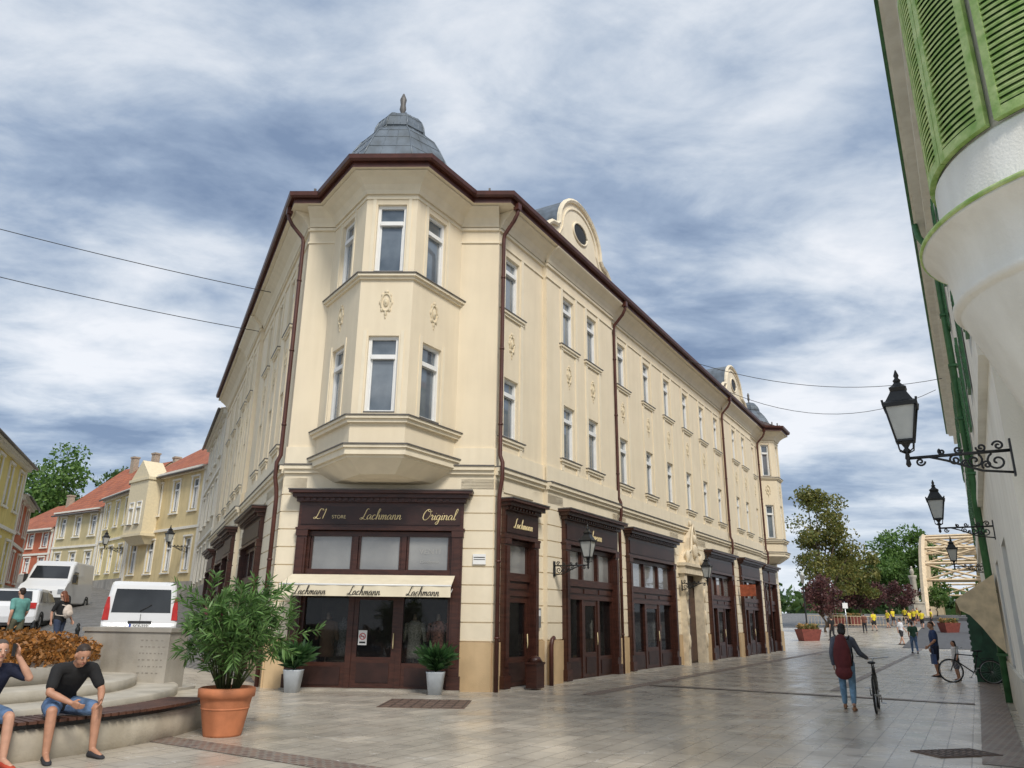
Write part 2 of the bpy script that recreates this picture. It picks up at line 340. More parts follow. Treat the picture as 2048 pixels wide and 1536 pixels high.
def script(par,world,body,size,m,th=.0085,name='lettering'):
    wd=sum(ADV[c] for c in body)*size; b=M(); x=-wd/2
    for c in body:
        for st in GLY[c]:
            P=[Vector((x+(q[0]+q[1]*.28)*size,0,(q[1]-.35)*size)) for q in st]
            Q=[]
            for i in range(len(P)-1):
                p0=P[max(i-1,0)];p1=P[i];p2=P[i+1];p3=P[min(i+2,len(P)-1)]
                for k in range(4):
                    t=k/4; Q.append(.5*((2*p1)+(p2-p0)*t+(2*p0-5*p1+4*p2-p3)*t*t+(3*p1-p0-3*p2+p3)*t**3))
            Q.append(P[-1])
            rs=[]
            for i in range(len(Q)):
                d=Q[min(i+1,len(Q)-1)]-Q[max(i-1,0)]; dn=abs(d.z)/max(d.length,1e-6) if d.z<0 else 0; rs.append(th*(.75+.85*dn))
            b.tube([tuple(q) for q in Q],rs,5)
        x+=ADV[c]*size
    return b.obj(name,[m],par,world)
# ---------------------------------------------------------------- main building
L0=Vector((-5.85,19.3,0)); R0=Vector((-.42,19.14,0)); FRN=(R0-L0); FLEN=FRN.length
FF=frame(L0,FRN); FRt=frame(R0,DR); FLt=frame(L0,-DL)
MB=empty('corner_building',T(R0.x,R0.y,0),label='cream three storey corner building with polygonal bay and grey dome',cat='building')
RL=33.0; LL=22.5
UZ,LZ,WH=9.95,6.3,1.68
def facade(F,u0,u1,wins,shops,blocks,name,top=12.35):
    ww=.76
    ops=[(c-ww/2,c+ww/2,LZ,LZ+WH) for c in wins]+[(c-ww/2,c+ww/2,UZ,UZ+WH) for c in wins]+[(a,b,-.5,h) for a,b,h in shops]
    def pr(u):
        for a,b,p in blocks:
            if a<=u<=b:return p
        return 0
    cuts=sorted({u0,u1,*[q for a,b,p in blocks for q in (a,b)]})
    cuts=[c for c in cuts if u0<=c<=u1]
    b=M(); t=M()
    for i in range(len(cuts)-1):
        a,c=cuts[i],cuts[i+1]; y=-pr((a+c)/2)
        b.wall(a,c,-.8,top,ops,y,.26)
        aa=a-(.0 if y==0 else .04); cc=c+(.0 if y==0 else .04)
        t.box(aa,cc,y-.10,y+.0,5.20,5.30,0); t.box(aa,cc,y-.16,y,5.30,5.40,0); t.box(aa-.003,cc+.003,y-.19,y,5.40,5.43,1)
        t.box(aa,cc,y-.04,y,5.43,5.90,0)
        t.box(aa,cc,y-.035,y,11.83,11.88,0)
        t.box(aa,cc,y-.06,y,12.22,12.30,0)
        t.loft([[(aa,y,z),(aa,y-d,z),(cc,y-d,z),(cc,y,z)] for d,z in((.08,12.32),(.11,12.42),(.19,12.55),(.33,12.67),(.44,12.74),(.46,12.78))],0,False)
        if y<0:
            for q in(a,c): b.add([(q,y,-.8),(q,0,-.8),(q,0,top),(q,y,top)],[(0,1,2,3)],0)
        pa=sorted([(s[0],s[1]) for s in shops if s[0]>=a-.1 and s[1]<=c+.1]); cur=a; piers=[]
        for s0,s1 in pa:
            if s0-cur>.1: piers.append((cur,s0))
            cur=s1
        if c-cur>.1: piers.append((cur,c))
        for p0,p1 in piers:
            t.box(p0+.002,p1-.002,y-.07,y,-.8,1.12,2)
            z=1.15
            while z<4.75: t.box(p0+.004,p1-.004,y-.03,y,z,z+.41,0); z+=.44
        t.box(a+.003,c-.003,y-.03,y,4.82,5.20,0)
    for c in wins:
        y=-pr(c)
        for sx in(-1,1):
            x=c+sx*(ww/2+.14)
            t.box(x-.07,x+.07,y-.035,y,5.91,11.82,0)
        for z in (LZ,UZ):
            t.box(c-ww/2-.28,c+ww/2+.28,y-.09,y,z-.12,z-.05,0); t.box(c-ww/2-.30,c+ww/2+.30,y-.11,y,z-.05,z-.025,1); t.box(c-ww/2-.22,c+ww/2+.22,y-.05,y,z-.20,z-.12,0)
        place_orn(MB,F@Matrix.Translation((0,y,0)),c,9.02)
        for z in(LZ,UZ): place_window(MB,F@Matrix.Translation((0,y,0)),c,z,ww,WH)
    b.obj('wall',[STU],MB,F); t.obj('moulding',[TRIM,TIND,PLI],MB,F)
def shopfront(F,a,b,h,n,y0=0,door=True,doorpos=None,signs=(),cw=1.0):
    w=b-a; W=F@Matrix.Translation((a,y0,0)); f=M(); cz=h
    f.box(-.10,.16,-.16,.30,.0,cz-.75); f.box(w-.16,w+.10,-.16,.30,.0,cz-.75)
    for x in(-.10,w-.16+.0): f.box(x-.03,x+.29,-.20,.02,.0,.35); f.box(x+.05,x+.21,-.19,-.15,.55,cz-1.0); f.box(x-.02,x+.28,-.19,0,cz-.95,cz-.75)
    f.box(-.10,w+.10,-.14,.20,cz-.75,cz-.10)
    f.box(-.02,w+.02,-.165,-.139,cz-.66,cz-.22,1)
    f.box(-.16*cw,w+.16*cw,-.24,.0,cz-.10,cz+.0); f.box(-.24*cw,w+.24*cw,-.34,.0,cz,cz+.10); f.box(-.32*cw,w+.32*cw,-.44,.0,cz+.10,cz+.17); f.box(-.34*cw,w+.34*cw,-.46,0,cz+.17,cz+.20,2)
    f.box(-.14,w+.14,-.20,.0,cz-.80,cz-.74)
    for k in range(int(w/.16)): f.box(-.05+k*.16,.03+k*.16,-.28,-.2,cz-.07,cz-.01)
    zt=cz-.82; zb=2.75 if h>4 else 2.6; zm=2.35
    f.box(.16,w-.16,-.02,.16,zt-.12,zt); f.box(.16,w-.16,-.06,.16,zb-.15,zb+.05); f.box(.16,w-.16,.0,.12,zm,zb-.15,1)
    for i in range(n):
        q0=.2+(w-.4)*i/n; q1=.2+(w-.4)*(i+1)/n; f.box(q0+.1,q1-.1,-.02,.01,zm+.06,zb-.2,0)
    f.box(.16,w-.16,-.04,.16,zm-.12,zm)
    for i in range(n+1):
        x=.16+(w-.32)*i/n; f.box(max(x-.06,.16),min(x+.06,w-.16),-.03,.16,zb+.05,zt-.12); f.box(max(x-.07,.16),min(x+.07,w-.16),-.03,.16,.0,zm-.12)
    dp=doorpos if doorpos is not None else n//2
    for i in range(n):
        x0=.16+(w-.32)*i/n+.07; x1=.16+(w-.32)*(i+1)/n-.07
        if i!=dp or not door:
            f.box(x0,x1,.0,.14,.0,.62,0); f.box(x0+.1,x1-.1,-.025,.0,.12,.52,1)
        f.box(x0,x0+.05,.01,.1,zb+.05,zt-.12);f.box(x1-.05,x1,.01,.1,zb+.05,zt-.12)
    f.box(-.14,w+.14,-.30,.1,-.3,.05,3)
    o=f.obj('shopfront',[WOOD,WOOD2,TIND,STONE2],MB,W)
    for i in range(n):
        x0=.16+(w-.32)*i/n+.07; x1=.16+(w-.32)*(i+1)/n-.07
        g=M(); g.box(x0,x1,.06,.08,zb+.05,zt-.12); g.obj('transom_glass',[GLL],o,W)
        if i==dp and door:
            d=M(); d.box(x0,x1,.0,.09,.06,.75); d.box(x0,x0+.12,.0,.09,.75,zm-.12);d.box(x1-.12,x1,.0,.09,.75,zm-.12);d.box(x0+.12,x1-.12,.0,.09,zm-.28,zm-.12); d.box(x0+.15,x1-.15,-.02,0,.18,.62,1)
            d.obj('door',[WOOD,WOOD2],o,W)
            g=M(); g.box(x0+.12,x1-.12,.03,.05,.75,zm-.28); g.obj('door_glass',[GLD],o,W)
            k=M(); k.tube([(x1-.07,-.04,.95),(x1-.07,-.05,1.05),(x1-.07,-.04,1.3)],.014,8); k.obj('door_handle',[GOLD],o,W)
        else:
            g=M(); g.box(x0,x1,.06,.08,.62,zm-.12); g.obj('display_glass',[GLD],o,W)
            rr=random.Random(int(a*10)+i+int(F.col[3][1]*7)); s=M(); s.box(x0,x1,.25,.9,.45,.6,0)
            for q in range(3):
                xx=x0+(x1-x0)*(q+.5)/3; kk=rr.random()
                if cw<.9 or (F is FF and i==2): continue
                if kk<.5: s.loft([[(xx+r_*math.cos(t_),.45+r_*.6*math.sin(t_),z_) for t_ in [2*PI*e/10 for e in range(10)]] for r_,z_ in((.16,.75),(.13,1.05),(.17,1.35),(.19,1.5),(.05,1.58),(.05,1.66))],1+rr.randrange(3))
                else: s.box(xx-.12,xx+.12,.35,.6,.6,.75+.4*rr.random(),1+rr.randrange(3))
            s.obj('display_goods',[mat('shelf_wood',(.20,.13,.08),.6),mat('goods_white',(.65,.64,.60),.8,.3,20),mat('goods_grey',(.25,.27,.29),.8,.5,25),mat('goods_brown',(.30,.17,.11),.8,.4,18)],o,W)
    for (tx,u,sz) in signs: script(o,W@Matrix.Translation((u,-.172,cz-.44)),tx,sz,GOLD)
    return o,W
rw=[.78,4.1,5.9,8.85,11.45,13.85,16.35,18.85,21.25,24.2,26.2,28.9]
rs=[(.42,2.0,4.45),(3.55,7.2,4.55),(8.7,13.3,4.55),(14.3,16.6,3.9),(18.1,21.9,4.55),(23.2,27.0,4.55),(28.4,31.6,4.55)]
facade(FRt,0,RL,rw,rs,[(2.6,7.65,.14),(22.3,28.2,.14)],'right')
lw=[-19.5,-17,-14.6,-11.8,-10.0,-6.6,-4.4,-2.2]
ls=[(-21.5,-18.5,4.4),(-16.5,-12.95,4.5),(-11.6,-9.1,4.5),(-6.8,-2.9,4.5)]
facade(FLt,-LL,0,lw,ls,[(-12.9,-8.9,.14)],'left')
facade(FF,0,FLEN,[],[(.60,4.58,4.55)],[],'front')
for i,(a,b,h) in enumerate(rs):
    if i==3: continue
    y0=-.14 if (2.6<a<7.6 or 22.3<a<28) else 0
    shopfront(FRt,a,b,h,1 if i==0 else 3,y0,signs=[('Lachmann',(b-a)/2,.26 if i==0 else .30)] if i in(0,1) else [],doorpos=0 if i==0 else 1,cw=.62 if i==0 else 1)
for a,b,h in ls: shopfront(FLt,a,b,h,3,-.14 if -12.9<a<-9 else 0)
sf,SW=shopfront(FF,.60,4.58,4.55,3,0,signs=[("L'1",.42,.26),('Lachmann',1.98,.27),('Original',3.45,.28)])
text(sf,SW@Matrix.Translation((.93,-.168,4.07)),'STORE',.12,GOLD,shear=0,off=-.001)
PALE=mat('pale_letter',(.36,.36,.35),.6,.05)
text(sf,SW@Matrix.Translation((3.25,.055,3.25)),'VENTI',.20,PALE,shear=0,off=-.002)
text(sf,SW@Matrix.Translation((3.25,.055,3.0)),'Gentleman',.11,PALE,shear=0)
sg=M(); sg.box(1.60,1.81,-.006,.0,1.02,1.36,0)
R=[(1.705+.07*math.cos(2*PI*k/16),-.012,1.22+.07*math.sin(2*PI*k/16)) for k in range(17)]; sg.tube(R,.009,6,1); sg.tube([(1.66,-.012,1.26),(1.75,-.012,1.18)],.008,6,1); sg.box(1.66,1.75,-.010,-.006,1.215,1.228,2); sg.box(1.63,1.78,-.008,-.006,1.06,1.10,2)
sg.obj('door_sign',[WHT,mat('sign_red',(.6,.03,.03),.5),BLK],sf,SW)
def manq(x,y,m1):
    mn=M()
    mn.loft([[(x+r_*math.cos(t_),y+r_*.5*math.sin(t_),z_) for t_ in [2*PI*e/14 for e in range(14)]] for r_,z_ in((.20,.72),(.17,1.0),(.15,1.15),(.19,1.38),(.21,1.5),(.09,1.6))],0); mn.cap_((x,y,1.6),(x,y,1.72),.05,.045,1)
    for sx in(-1,1): mn.cap_((x+sx*.2,y,1.5),(x+sx*.26,y,1.15),.055,.045,0)
    mn.cap_((x,y,.6),(x,y,.75),.02,.02,1); mn.obj('mannequin',[m1,mat('mannequin_grey',(.42,.36,.31),.7)],sf,SW)
manq(2.93,.24,mat('dress_speckled',(.38,.40,.34),.9,.4,28,col2=(.9,.89,.83))); manq(3.5,.30,mat('dress_pink_print',(.05,.03,.03),.9,.4,20,col2=(.65,.33,.28))); manq(.75,.3,mat('coat_brown',(.24,.15,.10),.9))
aw=M()
aw.add([(-.05,-.20,2.66),(3.98,-.20,2.66),(3.98,-1.05,2.38),(-.05,-1.05,2.38)],[(0,1,2,3)],0)
aw.add([(-.05,-.20,2.645),(3.98,-.20,2.645),(3.98,-1.04,2.365),(-.05,-1.04,2.365)],[(3,2,1,0)],0)
NV=82
vt=[(-.05+4.03*k/NV,-1.055-.006*math.sin(k*.55),2.385) for k in range(NV+1)]+[(-.05+4.03*k/NV,-1.065-.008*math.sin(k*.55),2.13) for k in range(NV+1)]
aw.add(vt,[(k,k+1,NV+2+k,NV+1+k) for k in range(NV)],0,True)
aw.tube([(-.06,-1.05,2.39),(3.99,-1.05,2.39)],.022,8,1)
for x in(.0,3.93): aw.tube([(x,-.15,2.35),(x,-.6,2.25),(x,-1.03,2.37)],.015,6,1)
awo=aw.obj('awning',[FAB,WHT],sf,SW@Matrix.Translation((-.06,0,.0)))
for u in(.60,1.88,3.26): script(awo,SW@Matrix.Translation((u,-1.082,2.235)),'Lachmann',.20,BLK,th=.007)
pt=M(); PW=FRt
pt.box(14.15,14.42,-.28,.1,0,3.5);pt.box(16.48,16.75,-.28,.1,0,3.5);pt.box(14.05,16.85,-.36,.1,3.5,3.8);pt.box(14.0,16.9,-.45,.1,3.8,3.92)
c_=15.45
pt.extr([(c_-1.0,3.92),(c_+1.0,3.92),(c_+.75,4.35),(c_+.42,4.45),(c_+.3,5.0),(c_,5.55),(c_-.3,5.0),(c_-.42,4.45),(c_-.75,4.35)],-.30,.1)
pt.tube([(c_+1.0,-.32,3.95),(c_+.75,-.32,4.38),(c_+.42,-.32,4.48),(c_+.3,-.32,5.03),(c_,-.32,5.58),(c_-.3,-.32,5.03),(c_-.42,-.32,4.48),(c_-.75,-.32,4.38),(c_-1.0,-.32,3.95)],.05,6)
pt.ell((15.45,-.34,4.45),(.22,.12,.3)); pt.ell((15.45,-.34,4.95),(.12,.1,.2)); pt.ell((14.6,-.3,4.2),(.16,.1,.25)); pt.ell((16.3,-.3,4.2),(.16,.1,.25)); pt.ell((15.45,-.2,5.62),(.08,.08,.14))
for x in(14.28,16.62):
    for z in(.9,1.8,2.7): pt.ell((x,-.30,z),(.10,.06,.3),0,8)
po=pt.obj('portal',[mat('carved_stone',(.72,.62,.46),.8,.15,5,bump=.4)],MB,PW)
pd=M(); pd.box(14.42,16.48,.12,.2,0,3.6); pd.box(14.5,15.4,.08,.12,.1,2.6,1);pd.box(15.5,16.4,.08,.12,.1,2.6,1); pd.obj('door',[WOOD2,WOOD],po,PW)
for k,ch in enumerate('HOTEL'): text(po,PW@Matrix.Translation((14.28,-.37,3.1-.36*k)),ch,.30,BLK,shear=0)
pl=M(); pl.box(4.94,5.26,-.075,-.036,2.95,3.2,0); pl.box(4.96,5.24,-.08,-.075,3.06,3.075,1); pl.box(4.96,5.24,-.08,-.075,3.11,3.13,1); pl.obj('street_name_plate',[WHT,BLK],MB,FF)
pl=M(); pl.box(2.14,2.36,-.09,-.036,1.45,1.95,0); pl.box(2.17,2.33,-.095,-.09,1.75,1.9,1); pl.obj('doorbell_panel',[CHR,WHT],MB,FRt)
# ---- bay
def bay(F,J1,C1,C2,J2,p,z0,wins):
    P=[(J1,0),(C1,-p),(C2,-p),(J2,0)]
    def off(P,d):
        out=[]
        n=len(P)
        for i in range(n):
            a=Vector(P[max(i-1,0)]);b=Vector(P[i]);c=Vector(P[min(i+1,n-1)])
            if i in(0,n-1):
                t=((c-b) if i==0 else (b-a)).normalized(); nn=Vector((t.y,-t.x)); q=b+nn*d; out.append((q.x+(t.x*((0-q.y)/t.y) if abs(t.y)>.01 else 0),0))
            else:
                t1=(b-a).normalized();t2=(c-b).normalized();n1=Vector((t1.y,-t1.x));n2=Vector((t2.y,-t2.x)); m_=(n1+n2).normalized(); out.append(tuple(b+m_*d/m_.dot(n1)))
        return out
    for bands in (((.02,z0-.03,z0+.04,0),(.10,z0+.04,z0+.20,0),(.15,z0+.20,z0+.27,0),(.18,z0+.27,z0+.30,1)),((.09,6.12,6.21,0),(.15,6.21,6.28,0),(.18,6.28,6.305,1)),((.06,9.88,9.95,0),(.12,9.95,10.02,0),(.15,10.02,10.045,1)),((.03,12.2,12.27,0),)):
        t=M()
        for d,za,zb,m in bands: t.prism(off(P,d),za,zb,m)
        if bands[0][1]<6: t.loft([[(x,y,z) for x,y in off(P,d)] for d,z in((-.75,z0-.38),(-.45,z0-.34),(-.02,z0-.03))],0,False)
        if bands[0][1]>12: t.loft([[(x,y,z) for x,y in off(P,d)] for d,z in((.05,12.34),(.09,12.44),(.18,12.56),(.34,12.68),(.5,12.76),(.5,12.78))],0,False)
        t.obj('bay_moulding',[TRIM,TIND],MB,F)
    for i in range(3):
        a=Vector((*P[i],0));b_=Vector((*P[i+1],0)); G_=F@frame((a.x,a.y,0),(b_-a)); Ln=(b_-a).length
        w=M(); wc,ww=wins[i]
        ops=[(wc-ww/2,wc+ww/2,6.38,8.36),(wc-ww/2,wc+ww/2,10.1,12.05)]
        w.wall(0,Ln,z0,12.5,ops,0,.24); w.obj('bay_wall',[STU],MB,G_)
        for sx in(-1,1):
            x=wc+sx*(ww/2+.09)
            for za,zb in((6.31,8.5),(10.05,12.2)): s_=M(); s_.box(x-.045,x+.045,-.02,0,za,zb); s_.obj('window_surround',[TRIM],MB,G_)
        place_window(MB,G_,wc,6.38,ww,1.98);place_window(MB,G_,wc,10.1,ww,1.95)
        place_orn(MB,G_,wc,9.25)
    return off(P,.60),off
BE,OFF=bay(FF,.72,2.02,3.36,4.38,1.75,5.3,[(1.02,.78),(.68,.76),(.90,.78)])
BE2,_=bay(FRt,30.2,30.8,32.0,32.6,.9,5.3,[(.5,.5),(.6,.6),(.5,.5)])
def w2(F,p): q=F@Vector((p[0],p[1],0)); return Vector((q.x,q.y))
eo=.58
def offpoly(P,d):
    out=[];n=len(P)
    for i in range(n):
        b=P[i]
        if i==0 or i==n-1:
            t=(P[1]-P[0]).normalized() if i==0 else (P[-1]-P[-2]).normalized(); out.append(b+Vector((t.y,-t.x))*d)
        else:
            t1=(b-P[i-1]).normalized();t2=(P[i+1]-b).normalized();n1=Vector((t1.y,-t1.x));n2=Vector((t2.y,-t2.x)); m_=(n1+n2).normalized(); out.append(b+m_*(d/m_.dot(n1)))
    return out
base=[w2(FLt,(-LL,0)),w2(FLt,(0,0)),w2(FF,(FLEN,0)),w2(FRt,(RL,0))]
ridge_in=offpoly(base,-3.6)
outer=[w2(FLt,(-LL,-eo)),offpoly(base,eo)[1]]+[w2(FF,(x,y)) for x,y in [(BE[0][0],-eo)]+BE[1:3]+[(BE[3][0],-eo)]]+[offpoly(base,eo)[2]]+[w2(FRt,(x,y)) for x,y in [(BE2[0][0],-eo)]+BE2[1:3]+[(BE2[3][0],-eo)]]+[w2(FRt,(RL+.3,-eo))]
def fixx(BE_,F,i0,i1):
    a=Vector(BE_[i0]);b=Vector(BE_[i1]); t=(-eo-a.y)/(b.y-a.y); q=a+(b-a)*t; return w2(F,(q.x,q.y))
outer[2]=fixx(BE,FF,0,1);outer[5]=fixx(BE,FF,3,2); outer[7]=fixx(BE2,FRt,0,1);outer[10]=fixx(BE2,FRt,3,2)
def band(P0,z0,P1,z1,m,b):
    n=len(P0); b.add([(p.x,p.y,z0) for p in P0]+[(p.x,p.y,z1) for p in P1],[(i,i+1,n+i+1,n+i) for i in range(n-1)],m)
rf=M(); innerl=[]
for k,p in enumerate(outer):
    if k==0: innerl.append(base[0])
    elif k<=1: innerl.append(base[1])
    elif k<=5: innerl.append(w2(FF,((1.1,1.9,3.3,4.1)[k-2],0.3)))
    elif k==6: innerl.append(base[2])
    elif k<=10: innerl.append(w2(FRt,((30.4,30.9,31.9,32.5)[k-7],.3)))
    else: innerl.append(base[3])
band(outer,12.795,innerl,12.79,0,rf)
g2=offpoly(outer,.09)
def spread(Q): return [Q[0],Q[1]]+[Q[1].lerp(Q[2],t) for t in(.2,.4,.6,.8)]+[Q[2]]+[Q[2].lerp(Q[3],t) for t in(.88,.91,.95,.97)]+[Q[3]]
rg=spread(ridge_in)
rb=M(); band(outer,13.02,rg,15.5,0,rb)
nL=Vector((-(base[1]-base[0]).normalized().y,(base[1]-base[0]).normalized().x)); nRt=Vector((-NR.x,-NR.y))
band([ridge_in[0],ridge_in[1]],15.5,[ridge_in[0]+nL*4,ridge_in[1]+nL*4],13.0,0,rb)
band([ridge_in[2],ridge_in[3]],15.5,[ridge_in[2]+nRt*4,ridge_in[3]+nRt*4],13.0,0,rb)
RO=rb.obj('roof',[TILE],MB,Matrix.Identity(4))
rf.obj('soffit',[TRIM],MB,Matrix.Identity(4))
gt=M(); g3=offpoly(outer,.14); g4=offpoly(outer,.16)
band(outer,12.795,outer,12.95,0,gt); band(outer,12.95,g2,12.93,0,gt); band(g2,12.93,g3,12.98,0,gt); band(g3,12.98,g4,13.09,0,gt); band(g4,13.09,offpoly(outer,.03),13.09,0,gt)
gt.obj('gutter',[GUT],RO,Matrix.Identity(4))
sgd=M()
for i in range(len(outer)-1):
    a,b_=outer[i],outer[i+1]; n=int((b_-a).length/.55)
    for k in range(n):
        p=a.lerp(b_,(k+.5)/max(n,1)); q=p.lerp(rg[i].lerp(rg[i+1],(k+.5)/max(n,1)),.05); sgd.box(q.x-.03,q.x+.03,q.y-.03,q.y+.03,13.12,13.38)
sgd.obj('snow_guard',[TIND],RO,Matrix.Identity(4))
def dome(F,cx,cy,sc,z0):
    c=F@Vector((cx,cy,0)); d=M(); a0=math.atan2(F.col[0][1],F.col[0][0])+PI/8
    prof=[(2.15,.3),(1.82,1.0),(1.58,1.5),(1.34,1.92),(1.05,2.2),(.90,2.36),(.93,2.41),(.90,2.62),(.80,2.86),(.64,3.06),(.46,3.18),(.26,3.25),(.12,3.3)]
    d.lathe([(r*sc,z0+z*sc) for r,z in prof],8,0,(c.x,c.y),a0,a0+2*PI,False)
    for k in range(8):
        a=a0+2*PI*k/8; d.tube([(c.x+r*sc*math.cos(a),c.y+r*sc*math.sin(a),z0+z*sc) for r,z in prof],.028*sc,5,0)
    for k in range(24):
        a=a0+2*PI*k/24
        if k%3==0: continue
        kk=math.cos(PI/8)/math.cos(((a-a0)%(PI/4))-PI/8)
        d.tube([(c.x+r*kk*sc*math.cos(a),c.y+r*kk*sc*math.sin(a),z0+z*sc) for r,z in prof[:10]],.012*sc,4,0)
    for r,z in (prof[1],prof[2],prof[3],prof[6],prof[8]):
        d.tube([(c.x+r*sc*math.cos(a0+2*PI*k/8),c.y+r*sc*math.sin(a0+2*PI*k/8),z0+z*sc) for k in range(9)],.018*sc,4,0)
    o=d.obj('dome',[TIN],RO,Matrix.Identity(4))
    f=M(); f.lathe([(.14*sc,z0+3.28*sc),(.06*sc,z0+3.38*sc),(.07*sc,z0+3.5*sc),(.12*sc,z0+3.65*sc),(.09*sc,z0+3.85*sc),(.12*sc,z0+4.05*sc),(.03*sc,z0+4.3*sc)],10,0,(c.x,c.y)); f.obj('finial',[TIND],o,Matrix.Identity(4))
dome(FF,2.50,-.30,.84,13.05)
dome(FRt,31.4,.5,.66,12.9)
def gable(F,u0,u1,zt):
    cx=(u0+u1)/2; w=(u1-u0)/2; b=M(); z0=12.98; r=w*.52
    H_=zt-z0
    side=[(w,0),(w,.16),(w*.95,.26),(w*.90,.36),(w*.86,.58),(w*.80,.80),(w*.72,.98),(w*.60,1.06)]
    arch=[(r*1.06*math.cos(a),max(H_-r*.92+r*.92*math.sin(a),1.12)) for a in [PI*k/16 for k in range(0,17)]]
    pts=[(cx+x,z0+z) for x,z in side]+[(cx+x,z0+z) for x,z in arch]+[(cx-x,z0+z) for x,z in side[::-1]]
    b.extr(pts,-.12,.35,0)
    b.tube([(x,-.15,z) for x,z in pts],.085,6,0,False)
    inner=[(cx+x*.80,z0+.30+(z)*.78) for x,z in [(w*.8,0)]+arch+[(-w*.8,0)]]
    b.tube([(x,-.135,z) for x,z in inner+[inner[0]]],.035,5,0,False)
    b.box(u0-.1,u1+.1,-.28,.2,z0-.06,z0+.16,0)
    o=b.obj('gable',[TRIM],RO,F)
    g=M(); zc=z0+H_*.58; g.ell((cx,-.12,zc),(.52,.03,.34),0,16); g.obj('gable_window',[BLK],o,F)
    k=M(); k.tube([(cx+.55*math.cos(a),-.14,zc+.37*math.sin(a)) for a in [2*PI*q/20 for q in range(21)]],.04,6); k.obj('gable_window_frame',[TRIM],o,F)
    t=M(); R=[[(x,y,z+.03) for x,z in pts[6:-6]] for y in(-.22,2.2)]; t.loft(R,0,False,cap=False,closed=False); t.obj('gable_roof',[TIN],o,F)
gable(FRt,2.1,8.1,15.6); gable(FRt,22.0,28.2,15.5)
gable(FLt,-13,-8.8,15.0)
def pipe(F,u,zb=.0,y=-.14,top=12.9,eo_=.58):
    b=M(); b.tube([(u,-eo_-.05,top),(u,-eo_-.03,top-.3),(u,-eo_+.08,top-.5),(u,y-.03,top-.85),(u,y,top-1.0),(u,y,5.7),(u,y-.08,5.5),(u,y-.08,5.1),(u,y-.02,4.8),(u,y,4.6),(u,y,zb)],.055,10,0)
    for z in(1.2,3,6.5,8.6,10.7): b.tube([(u,y,z),(u,y,z+.05)],.068,10,0)
    b.box(u-.09,u+.09,-eo_-.11,-eo_+.05,top-.2,top,0)
    b.obj('drainpipe',[GUT],MB,F)
pipe(FRt,-.02,y=-.17);pipe(FRt,7.85);pipe(FRt,22.1);pipe(FRt,29.8);pipe(FLt,-.18)
eb=M(); e1=w2(FRt,(RL,0));e2=w2(FRt,(RL,7.4));e3=w2(FLt,(-LL,0));e4=w2(FLt,(-LL,7.4))
for p,q in((e1,e2),(e4,e3)): eb.add([(p.x,p.y,-.5),(q.x,q.y,-.5),(q.x,q.y,13.0),(p.x,p.y,13.0)],[(0,1,2,3)])
for p,q in((e1,e2),(e3,e4)):
    m1=p.lerp(q,.5); eb.add([(p.x,p.y,12.95),(q.x,q.y,12.95),(m1.x,m1.y,15.4)],[(0,1,2)])
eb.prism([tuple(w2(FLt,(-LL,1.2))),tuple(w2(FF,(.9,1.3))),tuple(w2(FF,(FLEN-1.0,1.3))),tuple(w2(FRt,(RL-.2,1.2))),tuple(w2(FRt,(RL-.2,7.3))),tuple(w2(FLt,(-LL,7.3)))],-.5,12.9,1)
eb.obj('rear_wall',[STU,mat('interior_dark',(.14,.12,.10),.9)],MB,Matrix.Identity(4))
# ---------------------------------------------------------------- lanterns
def lantern(world,arm,label,group=None,sc=1.0):
    b=M(); b.box(-.05,.05,-.02,0,-.28,.12)
    b.tube([(0,0,0),(0,-arm,0)],.018,8); b.tube([(0,-.02,-.24),(0,-arm*.3,-.20),(0,-arm*.62,-.06),(0,-arm*.8,0)],.014,6)
    def spiral(cy,cz,r,d,t0=0):
        P=[]
        for k in range(22):
            a=t0+d*k*.42; rr=r*(1-k/24); P.append((0,cy+rr*math.cos(a),cz+rr*math.sin(a)))
        b.tube(P,.012,5)
    spiral(-.15,-.11,.10,1,2);spiral(-.36,-.085,.08,-1,1);spiral(-.54,-.06,.055,1,2);spiral(-arm+.12,-.05,.05,-1,0);spiral(-.25,-.14,.05,-1,4);spiral(-.45,-.11,.04,1,1)
    spiral(-.12,.06,.055,-1,3);spiral(-.28,.055,.05,1,3);spiral(-.5,.05,.045,-1,0);spiral(-.66,.045,.035,1,2)
    y=-arm
    b.lathe([(.012,-.10),(.03,-.07),(.02,-.02),(.03,0),(.02,.06),(.045,.09),(.02,.12),(.05,.17),(.10,.20)],10,0,(0,y))
    for k in range(4):
        a=PI/4+k*PI/2
        b.tube([(.02*math.cos(a),y+.02*math.sin(a),.06),(.10*math.cos(a),y+.10*math.sin(a),.10),(.12*math.cos(a),y+.12*math.sin(a),.21)],.008,5)
        b.tube([(.125*math.cos(a),y+.125*math.sin(a),.20),(.225*math.cos(a),y+.225*math.sin(a),.60)],.012,5)
        b.tube([(.235*math.cos(a),y+.235*math.sin(a),.60),(.25*math.cos(a),y+.25*math.sin(a),.67)],.014,5)
    def sq(r,z): return [(r*math.cos(PI/4+k*PI/2),y+r*math.sin(PI/4+k*PI/2),z) for k in range(4)]
    b.loft([sq(.14,.19),sq(.14,.21)],0,False); b.loft([sq(.25,.59),sq(.26,.63),sq(.20,.66),sq(.13,.76),sq(.12,.78)],0,False)
    b.loft([sq(.10,.78),sq(.13,.83),sq(.08,.86),sq(.035,.91)],0,False)
    b.lathe([(.03,.90),(.045,.93),(.02,.96),(.03,.99),(.006,1.06)],8,0,(0,y))
    o=b.obj('wall_lantern',[IRON],None,world@Matrix.Scale(sc,4),label=label,cat='street lamp',group=group)
    g=M(); g.loft([sq(.118,.215),sq(.212,.59)],0,False); g.obj('lantern_glass',[LGL],o,world@Matrix.Scale(sc,4))
    return o
